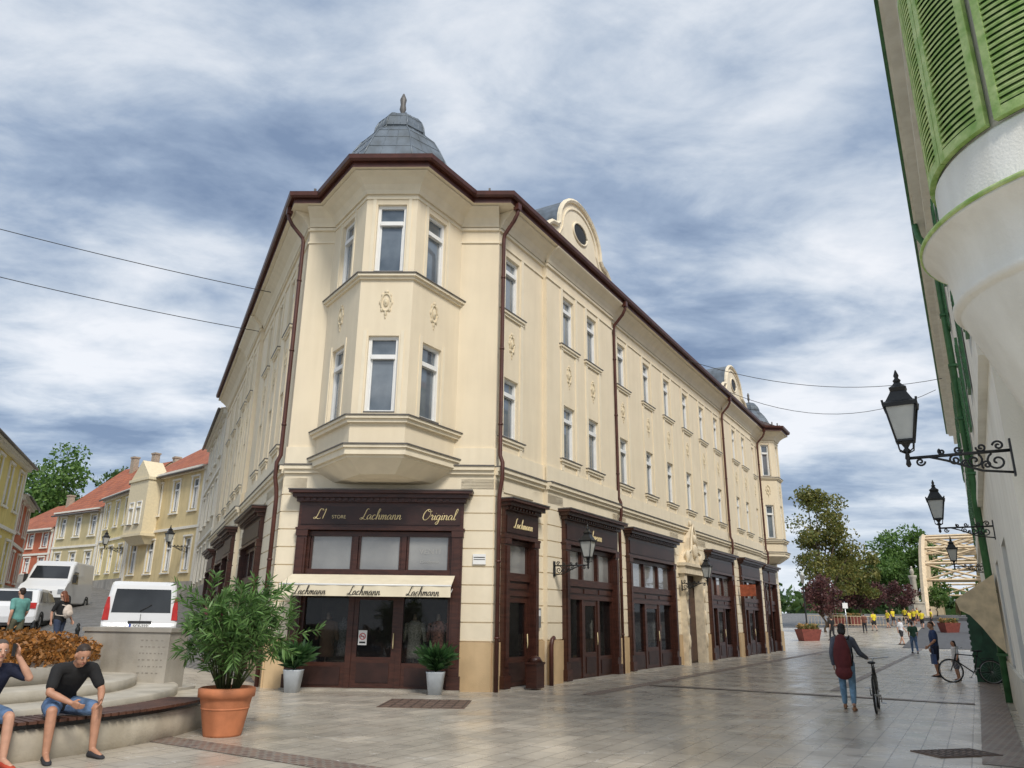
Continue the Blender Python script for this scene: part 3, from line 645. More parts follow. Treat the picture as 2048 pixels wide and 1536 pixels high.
for s_ in(2.95,14.0,):
    lantern(FRt@Matrix.Translation((s_,-.18,3.1)),1.0,'black ornate iron wall lantern on the cream corner building','wall lanterns along the street',sc=1.05)
lantern(frame((-22.0,52.2,6.0),(8.4,-7.4)),1.0,'black ornate iron wall lantern on a yellow townhouse','wall lanterns along the street',sc=1.3)
lantern(frame((-30.0,59.4,6.4),(5.3,-5.9)),1.0,'black ornate iron wall lantern on a yellow townhouse','wall lanterns along the street',sc=1.3)
OW=.5
FW=frame(S(0,OW),-DR)
for s_,z_ in((8.2,3.24),(16.3,3.40),(27,3.35)):
    lantern(FW@Matrix.Translation((-s_,0,z_)),1.0,'black ornate iron wall lantern on the pale green trimmed building','wall lanterns along the street',sc=.86)
# ---------------------------------------------------------------- right building
GRN=mat('green_paint',(.26,.44,.10),.55,.3,7,bump=.4,bscale=30,col2=(.58,.70,.30))
GRND=mat('green_dark',(.05,.16,.06),.5,.25,5)
PAL=mat('pale_wall',(.85,.835,.76),.85,.05,1.5,bump=.3,streak=.09)
RB=empty('green_trimmed_building',T(*S(14,2)),label='pale building with rounded corner oriel and green louvred shutters',cat='building')
b=M(); ops=[(-s0-1.0,-s0,z,z+2.0) for s0 in np.arange(12,48,3.2) for z in(5.6,9.0)]+[(-s0-1.6,-s0,0,2.9) for s0 in np.arange(13,48,4.6)]
b.wall(-50,-8.9,-.3,12.2,ops,0,.2); b.add([(-8.9,0,-.3),(-8.9,8,-.3),(-8.9,8,12.2),(-8.9,0,12.2)],[(0,1,2,3)]); b.add([(-50,8,-.3),(-50,0,-.3),(-50,0,12.2),(-50,8,12.2)],[(0,1,2,3)])
b.box(-50,-8.9,-.06,.0,-.3,.9,1); b.box(-50,-8.9,-.10,0,4.4,4.6,0); b.box(-50,-8.9,.22,.3,0,12.1,2)
b.box(-50.0,-8.2,-.40,.0,12.2,12.35,0); b.box(-50.2,-8.0,-.46,.0,12.35,12.5,0); b.box(-50.2,-8,-.53,-.46,12.38,12.52,3); b.box(-50,-8.9,-.2,.0,11.7,11.85,0)
b.obj('wall',[PAL,mat('pale_plinth',(.60,.58,.50),.85,.1),BLK,GRND],RB,FW)
rr=M(); rr.add([(-50.2,-.5,12.53),(-8,-.5,12.53),(-8,5,15.5),(-50.2,5,15.5)],[(0,1,2,3)]); rr.obj('roof',[mat('roof_red',(.30,.10,.055),.8,.3,4,bump=.5,bscale=10)],RB,Matrix(FW))
sh0=None
for s0 in np.arange(12,48,3.2):
    for z in(5.6,9.0):
        Wd=FW@Matrix.Translation((-float(s0),-.02,z))
        if sh0 is None:
            q=M(); q.box(0,.5,-.05,-.0,0,2.0)
            for i in range(18): q.box(.05,.45,-.065,-.05,.1+i*.1,.15+i*.1)
            sh0=q.obj('shutter',[GRND],RB,Wd)
        else: dup(sh0,RB,Wd)
OC=(-8.0,1.02)
orl=M(); RBd=1.3
prof=[(.22,1.2),(.30,1.8),(.44,2.3),(.62,2.8),(.79,3.3),(.97,3.8),(1.14,4.25),(1.24,4.5),(1.245,4.52),(1.275,4.53),(1.30,4.56),(1.30,4.60),(1.275,4.63),(1.28,4.8),(1.30,4.95),(1.36,5.08),(1.46,5.17),(1.485,5.19)]
orl.lathe(prof,64,0,OC)
orl.lathe([(1.49,5.19),(1.505,5.20),(1.505,5.23),(1.36,5.28)],64,1,OC)
orl.lathe([(1.36,5.28),(1.28,5.36),(1.28,5.86),(1.25,5.9)],64,0,OC); orl.lathe([(1.22,5.85),(1.22,12.2)],64,0,OC)
orl.lathe([(1.3,12.2),(1.55,12.3),(1.6,12.5),(.02,12.7)],64,0,OC)
orl.obj('oriel',[PAL,GRN],RB,FW)
def curved_shutter(a0,a1,z0,z1,par):
    s=M(); r=RBd
    def arc(z,ri,ro,aa,ab,zt,m=0,n=8):
        R=[]
        for k in range(n+1):
            a=aa+(ab-aa)*k/n; c,s2=math.cos(a),math.sin(a)
            R.append([(OC[0]+ri*c,OC[1]+ri*s2,z),(OC[0]+ro*c,OC[1]+ro*s2,z),(OC[0]+ro*c,OC[1]+ro*s2,z+zt),(OC[0]+ri*c,OC[1]+ri*s2,z+zt)])
        s.loft(R,m,False)
    st=.055
    arc(z0,r-.04,r+.02,a0,a0+st,z1-z0);arc(z0,r-.04,r+.02,a1-st,a1,z1-z0); arc(z0,r-.04,r+.018,a0+st,a1-st,.10); arc(z1-.1,r-.04,r+.018,a0+st,a1-st,.10)
    z=z0+.12
    while z<z1-.14:
        R=[]
        for k in range(9):
            a=a0+st+(a1-a0-2*st)*k/8; c,s2=math.cos(a),math.sin(a)
            R.append([(OC[0]+q*c,OC[1]+q*s2,zz) for q,zz in((r-.03,z+.052),(r+.012,z-.002),(r+.018,z+.020),(r-.024,z+.072))])
        s.loft(R,0,False); z+=.064
    s.lathe([(r-.045,z0),(r-.045,z1)],10,1,OC,a0,a1)
    s.obj('shutter',[GRN,GRND],par,FW)
ang=math.radians
for i,a in enumerate((-150,-123,-93,-66,-36,-9,21,48)): curved_shutter(ang(a),ang(a+26.5),5.92,8.3,RB)
gp=M(); gp.tube([(-21.5,-.45,12.2),(-21.5,-.4,11.8),(-21.5,-.12,11.2),(-21.5,-.12,0.0)],.08,10,0)
for k in range(8): gp.box(-21.62,-21.38,-.22,0,1+1.4*k,1.06+1.4*k,0)
gp.obj('drainpipe',[GRND],RB,FW)
ra=M(); ns=8
for k in range(ns):
    u0=-26+6*k/ns;u1=-26+6*(k+1)/ns; dz0=.12*math.sin(PI*k/ns*4)**2; dz1=.12*math.sin(PI*(k+1)/ns*4)**2
    ra.add([(u0,-.05,2.75),(u1,-.05,2.75),(u1,-.50,2.42-dz1*.5),(u0,-.50,2.42-dz0*.5)],[(0,1,2,3)],0,True); ra.add([(u0,-.50,2.42-dz0*.5),(u1,-.50,2.42-dz1*.5),(u1,-.86,2.2),(u0,-.86,2.2)],[(0,1,2,3)],0,True); ra.add([(u0,-.86,2.2),(u1,-.86,2.2),(u1,-.88,1.98-dz1),(u0,-.88,1.98-dz0)],[(0,1,2,3)],0,True)
ra.add([(-20,-.05,2.75),(-20,-.86,2.2),(-20,-.80,1.98),(-20,-.62,1.88),(-20,-.42,1.62),(-20,-.22,1.28),(-20,-.05,1.1)],[(0,1,2,3,4,5,6)])
ra.tube([(-26,-.86,2.2),(-20,-.86,2.2)],.025,6,1)
ra.obj('awning',[mat('beige_canvas',(.66,.53,.34),.9,.2,4,bump=.5,bscale=5),WHT],RB,FW)
gc=M(); gc.box(-29.2,-28.2,-.75,-.05,0,2.35,0); gc.box(-29.25,-28.15,-.8,-.03,2.35,2.45,0)
for i in range(2): gc.box(-28.2,-28.17,-.7+.34*i,-.42+.34*i,.15,2.2,0)
for i in range(12): gc.box(-29.1,-28.3,-.78,-.75,.2+i*.17,.3+i*.17,0)
gc.obj('green_cabinet',[mat('green_deep',(.02,.08,.04),.5,.25,5)],None,FW,label='dark green wooden market cabinet standing against the wall',cat='cabinet')
# ---------------------------------------------------------------- houses
def house(p0,p1,eave,ridge,dep,col,roofc,nfl,label,trimc=(.82,.78,.68),oriel=False,chim=1,wwid=.9):
    p0=Vector((*p0,0));p1=Vector((*p1,0)); zb=min(hgt(p0.x,p0.y),hgt(p1.x,p1.y))-.6
    zg=max(hgt(p0.x,p0.y),hgt(p1.x,p1.y))
    F=frame((p0.x,p0.y,0),(p1-p0)); Ln=(p1-p0).length
    H=empty('house',T(p0.x,p0.y,zb),label=label,cat='house',group='old houses along the street')
    key='hs_%d_%d_%d'%tuple(int(c*1000) for c in col); W_=mat(key,col,.88,.07,1.2,bump=.2,streak=.12); Tm=mat('trim_%d'%int(trimc[0]*1000+trimc[1]*77),trimc,.85,.06)
    n=max(1,int(Ln/2.6)); fh=(eave-zg)/nfl; ops=[];pos=[]
    for f in range(nfl):
        for i in range(n):
            c=Ln*(i+.5)/n; z=zg+f*fh+fh*.30; h=fh*.52
            ops.append((c-wwid/2,c+wwid/2,z,z+h)); pos.append((c,z,h))
    w=M(); w.wall(0,Ln,zb,eave,ops,0,.18); w.add([(0,0,zb),(0,dep,zb),(0,dep,eave),(0,0,eave)],[(0,1,2,3)]);w.add([(Ln,0,zb),(Ln,0,eave),(Ln,dep,eave),(Ln,dep,zb)],[(0,1,2,3)])
    w.add([(0,0,eave),(0,dep,eave),(0,dep/2,ridge)],[(0,1,2)]);w.add([(Ln,0,eave),(Ln,dep/2,ridge),(Ln,dep,eave)],[(0,1,2)])
    w.add([(0,dep,zb),(Ln,dep,zb),(Ln,dep,eave),(0,dep,eave)],[(0,1,2,3)])
    w.obj('wall',[W_],H,F)
    t=M(); t.box(-.02,Ln+.02,-.25,0,eave-.3,eave-.12); t.box(-.02,Ln+.02,-.4,0,eave-.12,eave+.02)
    for f in range(1,nfl): t.box(0,Ln,-.1,0,zg+f*fh-.1,zg+f*fh+.08)
    for c,z,h in pos:
        t.box(c-wwid/2-.16,c-wwid/2,-.05,0,z-.1,z+h+.1);t.box(c+wwid/2,c+wwid/2+.16,-.05,0,z-.1,z+h+.1);t.box(c-wwid/2-.2,c+wwid/2+.2,-.1,0,z+h+.1,z+h+.22);t.box(c-wwid/2-.2,c+wwid/2+.2,-.12,0,z-.2,z-.1)
    for x in(0.02,Ln-.32): t.box(x,x+.3,-.06,0,zb,eave-.3)
    t.box(0,Ln,-.08,0,zb,zg+.5,1)
    t.obj('moulding',[Tm,STONE2],H,F)
    r=M(); ov=.45; k=(ridge-eave)/(dep/2)
    r.add([(-.1,-ov,eave-ov*k+.1),(Ln+.1,-ov,eave-ov*k+.1),(Ln+.1,dep/2,ridge+.1),(-.1,dep/2,ridge+.1),(-.1,dep+ov,eave-ov*k+.1),(Ln+.1,dep+ov,eave-ov*k+.1)],[(0,1,2,3),(3,2,5,4)])
    r.tube([(-.1,-ov-.05,eave-ov*k+.08),(Ln+.1,-ov-.05,eave-ov*k+.08)],.08,6,1)
    ro=r.obj('roof',[roofc,TIND],H,F)
    for i in range(chim):
        c=M(); x=Ln*(.3+.45*i); y=dep*.42; c.box(x,x+.6,y,y+.5,eave+1,ridge+.8); c.box(x-.06,x+.66,y-.06,y+.56,ridge+.8,ridge+.95); c.obj('chimney',[mat('chimney_plaster',(.4,.33,.25),.9,.2)],ro,F)
    for c,z,h in pos: place_window(H,F,c,z,wwid,h)
    if oriel:
        o=M(); a,b_=Ln*.12,Ln*.40; z0=zg+fh*.95
        o.box(a,b_,-1.0,0,z0,eave-.4); o.box(a-.1,b_+.1,-1.1,0,eave-.4,eave-.2); o.extr([(a,eave-.2),(b_,eave-.2),((a+b_)/2,eave+1.2)],-1.0,.5); o.box(a-.1,b_+.1,-1.1,0,z0-.15,z0+.05)
        o.loft([[(a+.3,-.5,z0-.7),(b_-.3,-.5,z0-.7),(b_-.3,0,z0-.7),(a+.3,0,z0-.7)],[(a,-1,z0-.15),(b_,-1,z0-.15),(b_,0,z0-.15),(a,0,z0-.15)]],0,False)
        o.obj('oriel',[mat('oriel_cream',(.76,.66,.45),.85,.06)],H,F)
        for q in(.3,.7): place_window(H,F@Matrix.Translation((0,-1.15,0)),a+(b_-a)*q,z0+.7,.8,1.7)
    return H
OR_=brickmat('roof_orange',(.50,.16,.075),(.36,.11,.06),(.18,.07,.04),.25,.3,.8,.02,bump=.6)
BR_=brickmat('roof_brown',(.24,.11,.065),(.16,.075,.05),(.08,.04,.03),.25,.3,.8,.02,bump=.6)
house((-20.7,50.8),(-15.7,40.2),12.6,14.6,9,(.74,.67,.52),BR_,3,'tall cream townhouse with dark eaves beside the corner building')
house((-29.3,58.6),(-20.9,51.2),11.5,15.0,10,(.74,.60,.33),OR_,2,'ornate yellow townhouse with projecting oriel and small gable',oriel=True,chim=2)
house((-34.8,64.8),(-29.5,58.9),11.0,14.0,10,(.78,.65,.32),OR_,2,'yellow house with white window surrounds and orange roof')
house((-41.5,69.5),(-35.0,65.0),10.3,15.2,11,(.60,.51,.29),OR_,2,'ochre house with steep orange tiled roof',chim=2)
house((-50.5,75.5),(-41.8,69.8),9.0,12.2,10,(.52,.15,.075),OR_,2,'brick red house with orange roof and white windows')
house((-22.7,30.5),(-28.1,43.2),9.7,11.2,8,(.78,.64,.22),BR_,2,'bright yellow house with brown roof at the square',chim=0)
house((-28.4,43.6),(-31.5,49.6),8.2,10.2,8,(.54,.14,.06),BR_,2,'red painted house with brown roof behind the yellow one',chim=0)
# ---------------------------------------------------------------- trees
def tree(x,y,h,cr,trunk_h,mats,label,cat='tree',seed=0,N=9000,leaf=.28,zb=None,group='trees',squash=1.0,nl=None):
    r=np.random.default_rng(seed); z0=hgt(x,y)-.05 if zb is None else zb
    W=T(x,y,z0); E=empty('tree',W,label=label,cat=cat,group=group)
    t=M(); P=[(0,0,0)]
    for k in range(1,6): P.append((r.normal()*.06*k,r.normal()*.06*k,trunk_h*k/5))
    P+= [(P[-1][0]*1.1,P[-1][1],trunk_h+(h-trunk_h)*.5)]
    r0=h*.022; t.tube(P,[r0*1.4]+[r0*(1-.08*k) for k in range(1,6)]+[r0*.3],8)
    cz=trunk_h+(h-trunk_h)*.5; hz=(h-trunk_h)*.56
    ncl=nl or 34; C=[]
    for k in range(ncl):
        d=r.normal(size=3); d/=np.linalg.norm(d); q=r.random()**.45
        c=np.array([d[0]*cr*q,d[1]*cr*q,cz+d[2]*hz*q*squash]); c[:2]*=1-.35*max(0,(c[2]-cz)/hz); C.append((c,(.20+.2*r.random())*cr))
        if k<14: t.tube([P[4],tuple(np.array(P[5])*.5+c*.5+np.array([0,0,-.2])),tuple(c)],[r0*.55,r0*.3,r0*.08],5)
    t.obj('trunk',[BARK],E,W)
    n=N//ncl; V=[]
    for c,rad in C:
        d=r.normal(size=(n,3)); d/=np.linalg.norm(d,axis=1)[:,None]; q=r.random(n)**.4
        p=c+d*(rad*q)[:,None]*np.array([1.15,1.15,.8])
        a=r.normal(size=(n,3)); a/=np.linalg.norm(a,axis=1)[:,None]; bb=np.cross(a,r.normal(size=(n,3))); bb/=np.linalg.norm(bb,axis=1)[:,None]
        s=leaf*(.6+.8*r.random(n))[:,None]
        V.append(np.stack([p-a*s*.5,p+bb*s*.32,p+a*s*.5,p-bb*s*.32],1).reshape(-1,3))
    fastleaf(np.concatenate(V),4,'crown',mats,E,W)
    return E
LG=leafmat('leaf_green',(.05,.12,.02),(.18,.30,.07)); LO=leafmat('leaf_olive_brown',(.08,.12,.025),(.27,.24,.06)); LP=leafmat('leaf_purple',(.07,.025,.028),(.18,.075,.065)); LD=leafmat('leaf_dark',(.04,.095,.025),(.13,.21,.06))
tree(-58,98,14.5,6.5,3,[LG],'broad green tree behind the orange roofs',seed=1,N=9000,leaf=.5)
tree(-66,96,13,6,3,[LG],'broad green tree behind the orange roofs',seed=2,N=8000,leaf=.5)
tree(-50,100,13.5,5.5,3,[LD],'dark green tree behind the orange roofs',seed=3,N=8000,leaf=.5)
def az(px,Y): return (px-1024)/1500*1.047*Y
tree(az(1610,82),82,14.0,3.9,3,[LO],'tall tree turning brown near the riverside',seed=4,N=11000,leaf=.30,nl=54)
tree(az(1665,88),88,8.5,2.8,2.5,[LO],'green and brown tree near the riverside',seed=5,N=6000,leaf=.30)
tree(az(1768,145),145,16.5,6.4,3,[LG],'large green tree near the bridge',seed=6,N=8000,leaf=.55)
tree(az(1722,135),135,10,5,3,[LG],'green tree near the bridge',seed=7,N=6000,leaf=.5)
tree(az(1975,150),150,9,7,3,[LG],'green tree across the river',seed=18,N=6000,leaf=.7)
tree(az(1690,150),150,10,7,2,[LD],'dark green tree near the river bank',seed=19,N=6000,leaf=.6)
for i,(px,Y,h) in enumerate(((1600,72,4.8),(1640,88,5.0),(1685,92,5.0),(1745,98,5.0),(1925,98,4.2),(1808,112,4.0))):
    tree(az(px,Y),Y,h,1.9,1.7,[LP if i!=5 else LG],'small purple leaved street tree' if i!=5 else 'small green street tree',seed=20+i,N=2600,leaf=.24)
r=np.random.default_rng(9); V=[]
for k in range(220):
    t=r.random(); c=np.array([20+220*t,260+r.normal()*6,2+r.random()*7]); n=40; d=r.normal(size=(n,3))*np.array([3,3,2.2]); p=c+d; a=r.normal(size=(n,3))*.8; bb=r.normal(size=(n,3))*.8
    V.append(np.stack([p-a,p+bb,p+a,p-bb],1).reshape(-1,3))
fastleaf(np.concatenate(V),4,'distant_wood',[LD],None,T(0,0,0),kind='stuff',label='far riverside wood beyond the bridge',cat='wood')
# ---------------------------------------------------------------- bridge
BM=mat('bridge_cream',(.70,.55,.36),.6,.14,2)
bw=M(); B0=Vector((az(1852,105),105,0)); BF=frame((B0.x,B0.y,2.4),(.505,.863)); span=90; bh=14.4; hw=4.1
def arch(u,hh): return hh*(1-abs((u-span/2)/(span/2))**2.6)**.72 if 0<u<span else 0
n=30; us=[span*.5*(1-math.cos(PI*k/n)) for k in range(n+1)]
lo=lambda q:max(arch(q,bh)-2.4,0)
for sy in(-hw,hw):
    bw.tube([(u,sy,arch(u,bh)) for u in us],.42,4,0,False); bw.tube([(u,sy,lo(u)) for u in us],.34,4,0,False)
    for k in range(1,n):
        u=us[k]; bw.tube([(u,sy,0),(u,sy,arch(u,bh))],.2,4,0,False)
        if k<n-1:
            bw.tube([(u,sy,lo(u)),(us[k+1],sy,arch(us[k+1],bh))],.15,4,0,False); bw.tube([(u,sy,arch(u,bh)),(us[k+1],sy,lo(us[k+1]))],.15,4,0,False)
            if k%2 and lo(u)>3: bw.tube([(u,sy,0),(us[k+1],sy,lo(us[k+1]))],.12,4,0,False)
    bw.box(0,span,sy-.3,sy+.3,-.9,.3)
    for k in range(46): bw.box(2*k,2*k+.08,sy-1.6 if sy<0 else sy+1.5,sy-1.5 if sy<0 else sy+1.6,-.2,1.1)
    yy=sy-1.55 if sy<0 else sy+1.55; bw.box(-6,span,yy-.05,yy+.05,1.05,1.15); bw.box(-6,span,yy-.05,yy+.05,.5,.58)
for k in range(6,25,2):
    u=us[k]; bw.tube([(u,-hw,arch(u,bh)),(u,hw,arch(u,bh))],.2,4,0,False); bw.tube([(u,-hw,lo(u)),(u,hw,lo(u))],.2,4,0,False)
    bw.tube([(u,-hw,lo(u)),(u,hw,arch(u,bh))],.15,4,0,False); bw.tube([(u,hw,lo(u)),(u,-hw,arch(u,bh))],.15,4,0,False)
BRO=empty('steel_bridge',BF,label='cream painted steel arch bridge with lattice trusses',cat='bridge')
bw.obj('arch_truss',[BM],BRO,BF)
dk=M(); dk.box(-12,span+20,-6.2,6.2,-1.0,-.05); dk.obj('deck',[ASPH],BRO,BF)
cm=M(); cx=az(1772,100); cz=hgt(cx,100); cm.box(-1,1,-1,1,0,.5);cm.box(-.7,.7,-.7,.7,.5,2.0);cm.box(-.8,.8,-.8,.8,2.0,2.2);cm.lathe([(.45,2.2),(.38,2.5),(.36,5),(.5,5.3),(.5,5.5)],12);cm.ell((0,0,5.95),(.25,.25,.45));cm.ell((0,0,6.5),(.14,.14,.17))
cm.obj('column_monument',[STONE],None,T(cx,100,cz),label='slim stone column monument with small figure on top',cat='monument')
# ---------------------------------------------------------------- wires
def wire(a,b_,sag,lab='thin dark overhead cable strung across the street'):
    a=Vector(a);b_=Vector(b_); w=M(); w.tube([a.lerp(b_,k/16)-Vector((0,0,sag*4*(k/16)*(1-k/16))) for k in range(17)],.014,5); w.obj('overhead_cable',[BLK],None,label=lab,cat='cable',group='overhead cables')
wire((-8.3,24.6,12.6),(-25,18.9,15.0),.3);wire((-9.8,27.6,12.3),(-22,16.5,11.9),.3)
wire((7.0,31.6,13.05),(19.3,32,12.2),.9);wire((9.5,35.5,13.1),(21.3,36,12.9),1.5)
# ---------------------------------------------------------------- vehicles
def tumble(x,z,W,k=.13,zs=.95): 
    return x*(1-k*max(0,z-zs))
def vehicle(name,world,prof,W,L,wheels,glass_side,glass_rear,glass_front,label,cat,k=.13,body=None,wr=.33):
    E=empty(name,world,label=label,cat=cat,group='parked vehicles')
    b=M(); cx_=sum(p[0] for p in prof)/len(prof); cz_=sum(p[1] for p in prof)/len(prof)
    def sec(x,ins):
        out=[]
        for (y,z) in prof:
            yy=y+(cx_-y)/max(abs(cx_-y),.01)*ins if ins else y; zz=z+(cz_-z)/max(abs(cz_-z),.01)*ins if ins else z
            out.append((tumble(x,z,W,k),yy,zz))
        return out
    h=W/2
    b.loft([sec(-h,.09),sec(-h+.02,.04),sec(-h+.07,.01),sec(-h+.15,0),sec(0,0),sec(h-.15,0),sec(h-.07,.01),sec(h-.02,.04),sec(h,.09)],0,False)
    b.obj('body',[body or CARW],E,world)
    for poly in glass_side:
        for sx in(-1,1):
            g=M(); v=[(sx*(abs(tumble(h,z,W,k))+.004),y,z) for y,z in poly]; g.add(v,[list(range(len(v)))]); g.obj('side_window',[CARG],E,world)
    for nm,poly in(('rear_window',glass_rear),('windscreen',glass_front)):
        if poly: g=M(); g.add(poly,[list(range(len(poly)))]); g.obj(nm,[CARG],E,world)
    w0=None
    for (y,sx) in [(y,sx) for y in wheels for sx in(-1,1)]:
        Ww=world@Matrix.Translation((sx*(h-.12),y,wr))@Matrix.Rotation(0 if sx>0 else PI,4,'Z')
        if w0 is None:
            w=M(); P=[(wr*.62,-.1),(wr*.95,-.11),(wr,-.07),(wr,.09),(wr*.95,.125),(wr*.66,.13),(wr*.62,.10)]
            R=[[(x,r_*math.cos(a),r_*math.sin(a)) for a in [2*PI*q/24 for q in range(24)]] for r_,x in P]; w.loft(R,0,True); w0=w.obj('wheel',[RUB],E,Ww)
            rm=M(); rm.loft([[(x,r_*math.cos(a),r_*math.sin(a)) for a in [2*PI*q/24 for q in range(24)]] for r_,x in((wr*.62,.09),(wr*.58,.118),(wr*.2,.128))],0,True)
            for q in range(5):
                a=2*PI*q/5; rm.ell((.12,wr*.4*math.cos(a),wr*.4*math.sin(a)),(.012,.03,.05),1,8)
            rm.obj('rim',[CHR,BLK],w0,Ww)
        else: dup(w0,E,Ww)
    ex=M(); ex.box(-h+.12,h-.12,prof[0][0]+.02,prof[0][0]+L-.2,.2,.34,0)
    for sx in(-1,1): 
        for y in wheels:
            R=[(sx*(h+.003),y+(wr+.06)*math.cos(a),wr+(wr+.06)*math.sin(a)) for a in [PI*q/12 for q in range(13)]]; ex.tube(R,.03,6,0)
    ex.obj('underbody',[BLK],E,world)
    return E
vprof=[(0,.32),(-.04,.45),(-.04,.72),(.0,.80),(.03,1.05),(.09,1.55),(.16,1.83),(.30,1.93),(1.2,1.97),(3.2,1.95),(3.55,1.86),(4.15,1.25),(4.85,1.05),(5.05,.85),(5.08,.45),(5.0,.3)]
va=math.atan2(.9039,-.4277)-PI/2
vx,vy=-10.35,22.1; Wv=T(vx,vy,hgt(vx,vy),va)
Vn=vehicle('parked_van',Wv,vprof,1.94,5.0,(.95,4.1),[[(.5,1.12),(1.9,1.12),(1.9,1.68),(.6,1.68)],[(2.0,1.12),(3.0,1.12),(3.0,1.68),(2.0,1.68)],[(3.1,1.12),(3.95,1.15),(3.5,1.66),(3.1,1.68)]],
 [(-.76,.028,1.08),(.76,.028,1.08),(.72,.09,1.58),(.70,.108,1.72),(-.70,.108,1.72),(-.72,.09,1.58)],[(-.8,4.14,1.3),(.8,4.14,1.3),(.68,3.6,1.84),(-.68,3.6,1.84)],'white passenger van parked with its rear towards the square','van')
for sx in(-1,1):
    d=M(); d.loft([[(sx*(.80),.0,.88),(sx*.96,.0,.88),(sx*.975,.12,.88),(sx*.8,.12,.88)],[(sx*.80,.03,1.2),(sx*.935,.03,1.2),(sx*.95,.14,1.2),(sx*.80,.14,1.2)],[(sx*.84,.07,1.5),(sx*.895,.07,1.5),(sx*.905,.16,1.5),(sx*.84,.16,1.5)]],0,False)
    d.obj('tail_lamp',[REDL],Vn,Wv)
d=M(); d.box(-.93,.93,-.09,-.03,.40,.62,0); d.box(-.006,.006,-.012,.0,.66,1.05,0); d.box(-.3,.3,-.052,-.03,.80,.86,0); d.tube([(-.03,.01,1.12),(.25,.03,1.3)],.012,5,0); d.obj('bumper',[BLK],Vn,Wv)
d=M(); d.box(-.26,.26,-.06,-.035,.66,.78,0); d.box(-.26,-.21,-.063,-.06,.66,.78,1); po=d.obj('number_plate',[WHT,mat('plate_blue',(.02,.06,.35),.5)],Vn,Wv)
text(po,Wv@Matrix.Translation((.03,-.063,.72)),'SCF-222',.11,BLK,shear=0)
wx,wy=-22.6,37.6; Wd=T(wx,wy,hgt(wx,wy),PI+.25)@Matrix.Translation((0,-5,0))
dprof=[(0,.32),(-.02,.6),(0,2.3),(.12,2.42),(3.3,2.42),(3.7,2.2),(4.25,1.45),(4.75,1.15),(5.0,.95),(5.05,.5),(4.95,.3)]
Dn=vehicle('parked_van',Wd,dprof,2.05,5.0,(.95,4.1),[[(2.9,1.3),(3.9,1.3),(3.6,1.9),(2.9,1.9)]],None,[(-.85,4.2,1.54),(.85,4.2,1.54),(.76,3.74,2.16),(-.76,3.74,2.16)],'white high roof delivery van parked facing the square','van',k=.06)
d=M(); d.box(-.95,.95,5.0,5.1,.32,.62,0); d.box(-.5,.5,5.02,5.08,.75,.9,0); d.obj('bumper',[BLK],Dn,Wd)
for sx in(-1,1):
    d=M(); d.box(sx*.86-.12,sx*.86+.12,4.75,5.04,.78,1.0,0); d.obj('headlight',[CHR],Dn,Wd)
    d=M(); d.box(sx*1.1-.08,sx*1.1+.08,3.9,4.0,1.35,1.75,0); d.obj('wing_mirror',[BLK],Dn,Wd)
cprof=[(0,.3),(-.05,.5),(-.02,.85),(.1,1.0),(.45,1.42),(.9,1.48),(2.0,1.47),(2.5,1.36),(3.1,1.0),(3.9,.85),(4.1,.65),(4.1,.35)]
cxx,cyy=-17.6,27.6; Wc=T(cxx,cyy,hgt(cxx,cyy),va-.1)
Cn=vehicle('parked_car',Wc,cprof,1.78,4.1,(.75,3.3),[[(.55,1.0),(1.5,1.0),(1.5,1.36),(.75,1.36)],[(1.56,1.0),(2.85,1.0),(2.4,1.3),(1.56,1.38)]],[(-.65,.09,1.04),(.65,.09,1.04),(.56,.37,1.38),(-.56,.37,1.38)],[(-.65,3.06,1.06),(.65,3.06,1.06),(.55,2.56,1.36),(-.55,2.56,1.36)],'white hatchback parked at the square edge','car',k=.22,wr=.3)
for sx in(-1,1):
    d=M(); d.box(sx*.72-.12,sx*.72+.12,-.06,.06,.78,.98,0); d.obj('tail_lamp',[REDL],Cn,Wc)
bl0=None
for (x,y) in((-10.9,20.0),(-12.4,20.6),(-16.3,24.5)):
    Wb=T(x,y,hgt(x,y))
    if bl0 is None:
        q=M(); q.lathe([(.07,0),(.07,.05),(.05,.08),(.045,.75),(.06,.78),(.06,.82),(.03,.88),(.045,.92),(.005,.97)],12); bl0=q.obj('bollard',[IRON],None,Wb,label='black iron bollard at the cobbled street edge',cat='bollard',group='bollards by the street')
    else: dup(bl0,None,Wb)
# ---------------------------------------------------------------- round bench
CX,CY=-9.45,12.5
BW=T(CX,CY,0)
RBn=empty('round_bench',BW,label='round stepped stone seating with wooden slatted bench',cat='bench')
q=M(); q.lathe([(4.72,-.1),(4.72,.34),(4.66,.37),(3.9,.38)],96); q.obj('base',[STONE],RBn,BW)
STP=mat('step_stone',(.50,.46,.385),.6,.18,2,bump=.2,streak=.1)
q=M(); q.lathe([(4.02,.36),(4.02,.50),(3.97,.52),(3.3,.525)],96); q.obj('step',[STP],RBn,BW)
q=M(); q.lathe([(3.35,.5),(3.35,.66),(3.30,.68),(2.6,.685)],96); q.obj('step',[STP],RBn,BW)
q=M(); q.lathe([(2.75,.66),(2.75,.90),(2.70,.92),(2.45,.92)],96); q.obj('planter_rim',[STONE2],RBn,BW)
q=M()
a=-1.75
while a<.02:
    r0_,r1_=4.18,4.80
    c,s_=math.cos(a),math.sin(a); c2,s2=math.cos(a+.018),math.sin(a+.018)
    q.add([(r0_*c,r0_*s_,.425),(r1_*c,r1_*s_,.425),(r1_*c2,r1_*s2,.425),(r0_*c2,r0_*s2,.425),(r0_*c,r0_*s_,.46),(r1_*c,r1_*s_,.46),(r1_*c2,r1_*s2,.46),(r0_*c2,r0_*s2,.46)],[(0,3,2,1),(4,5,6,7),(0,1,5,4),(1,2,6,5),(2,3,7,6),(3,0,4,7)])
    a+=.024
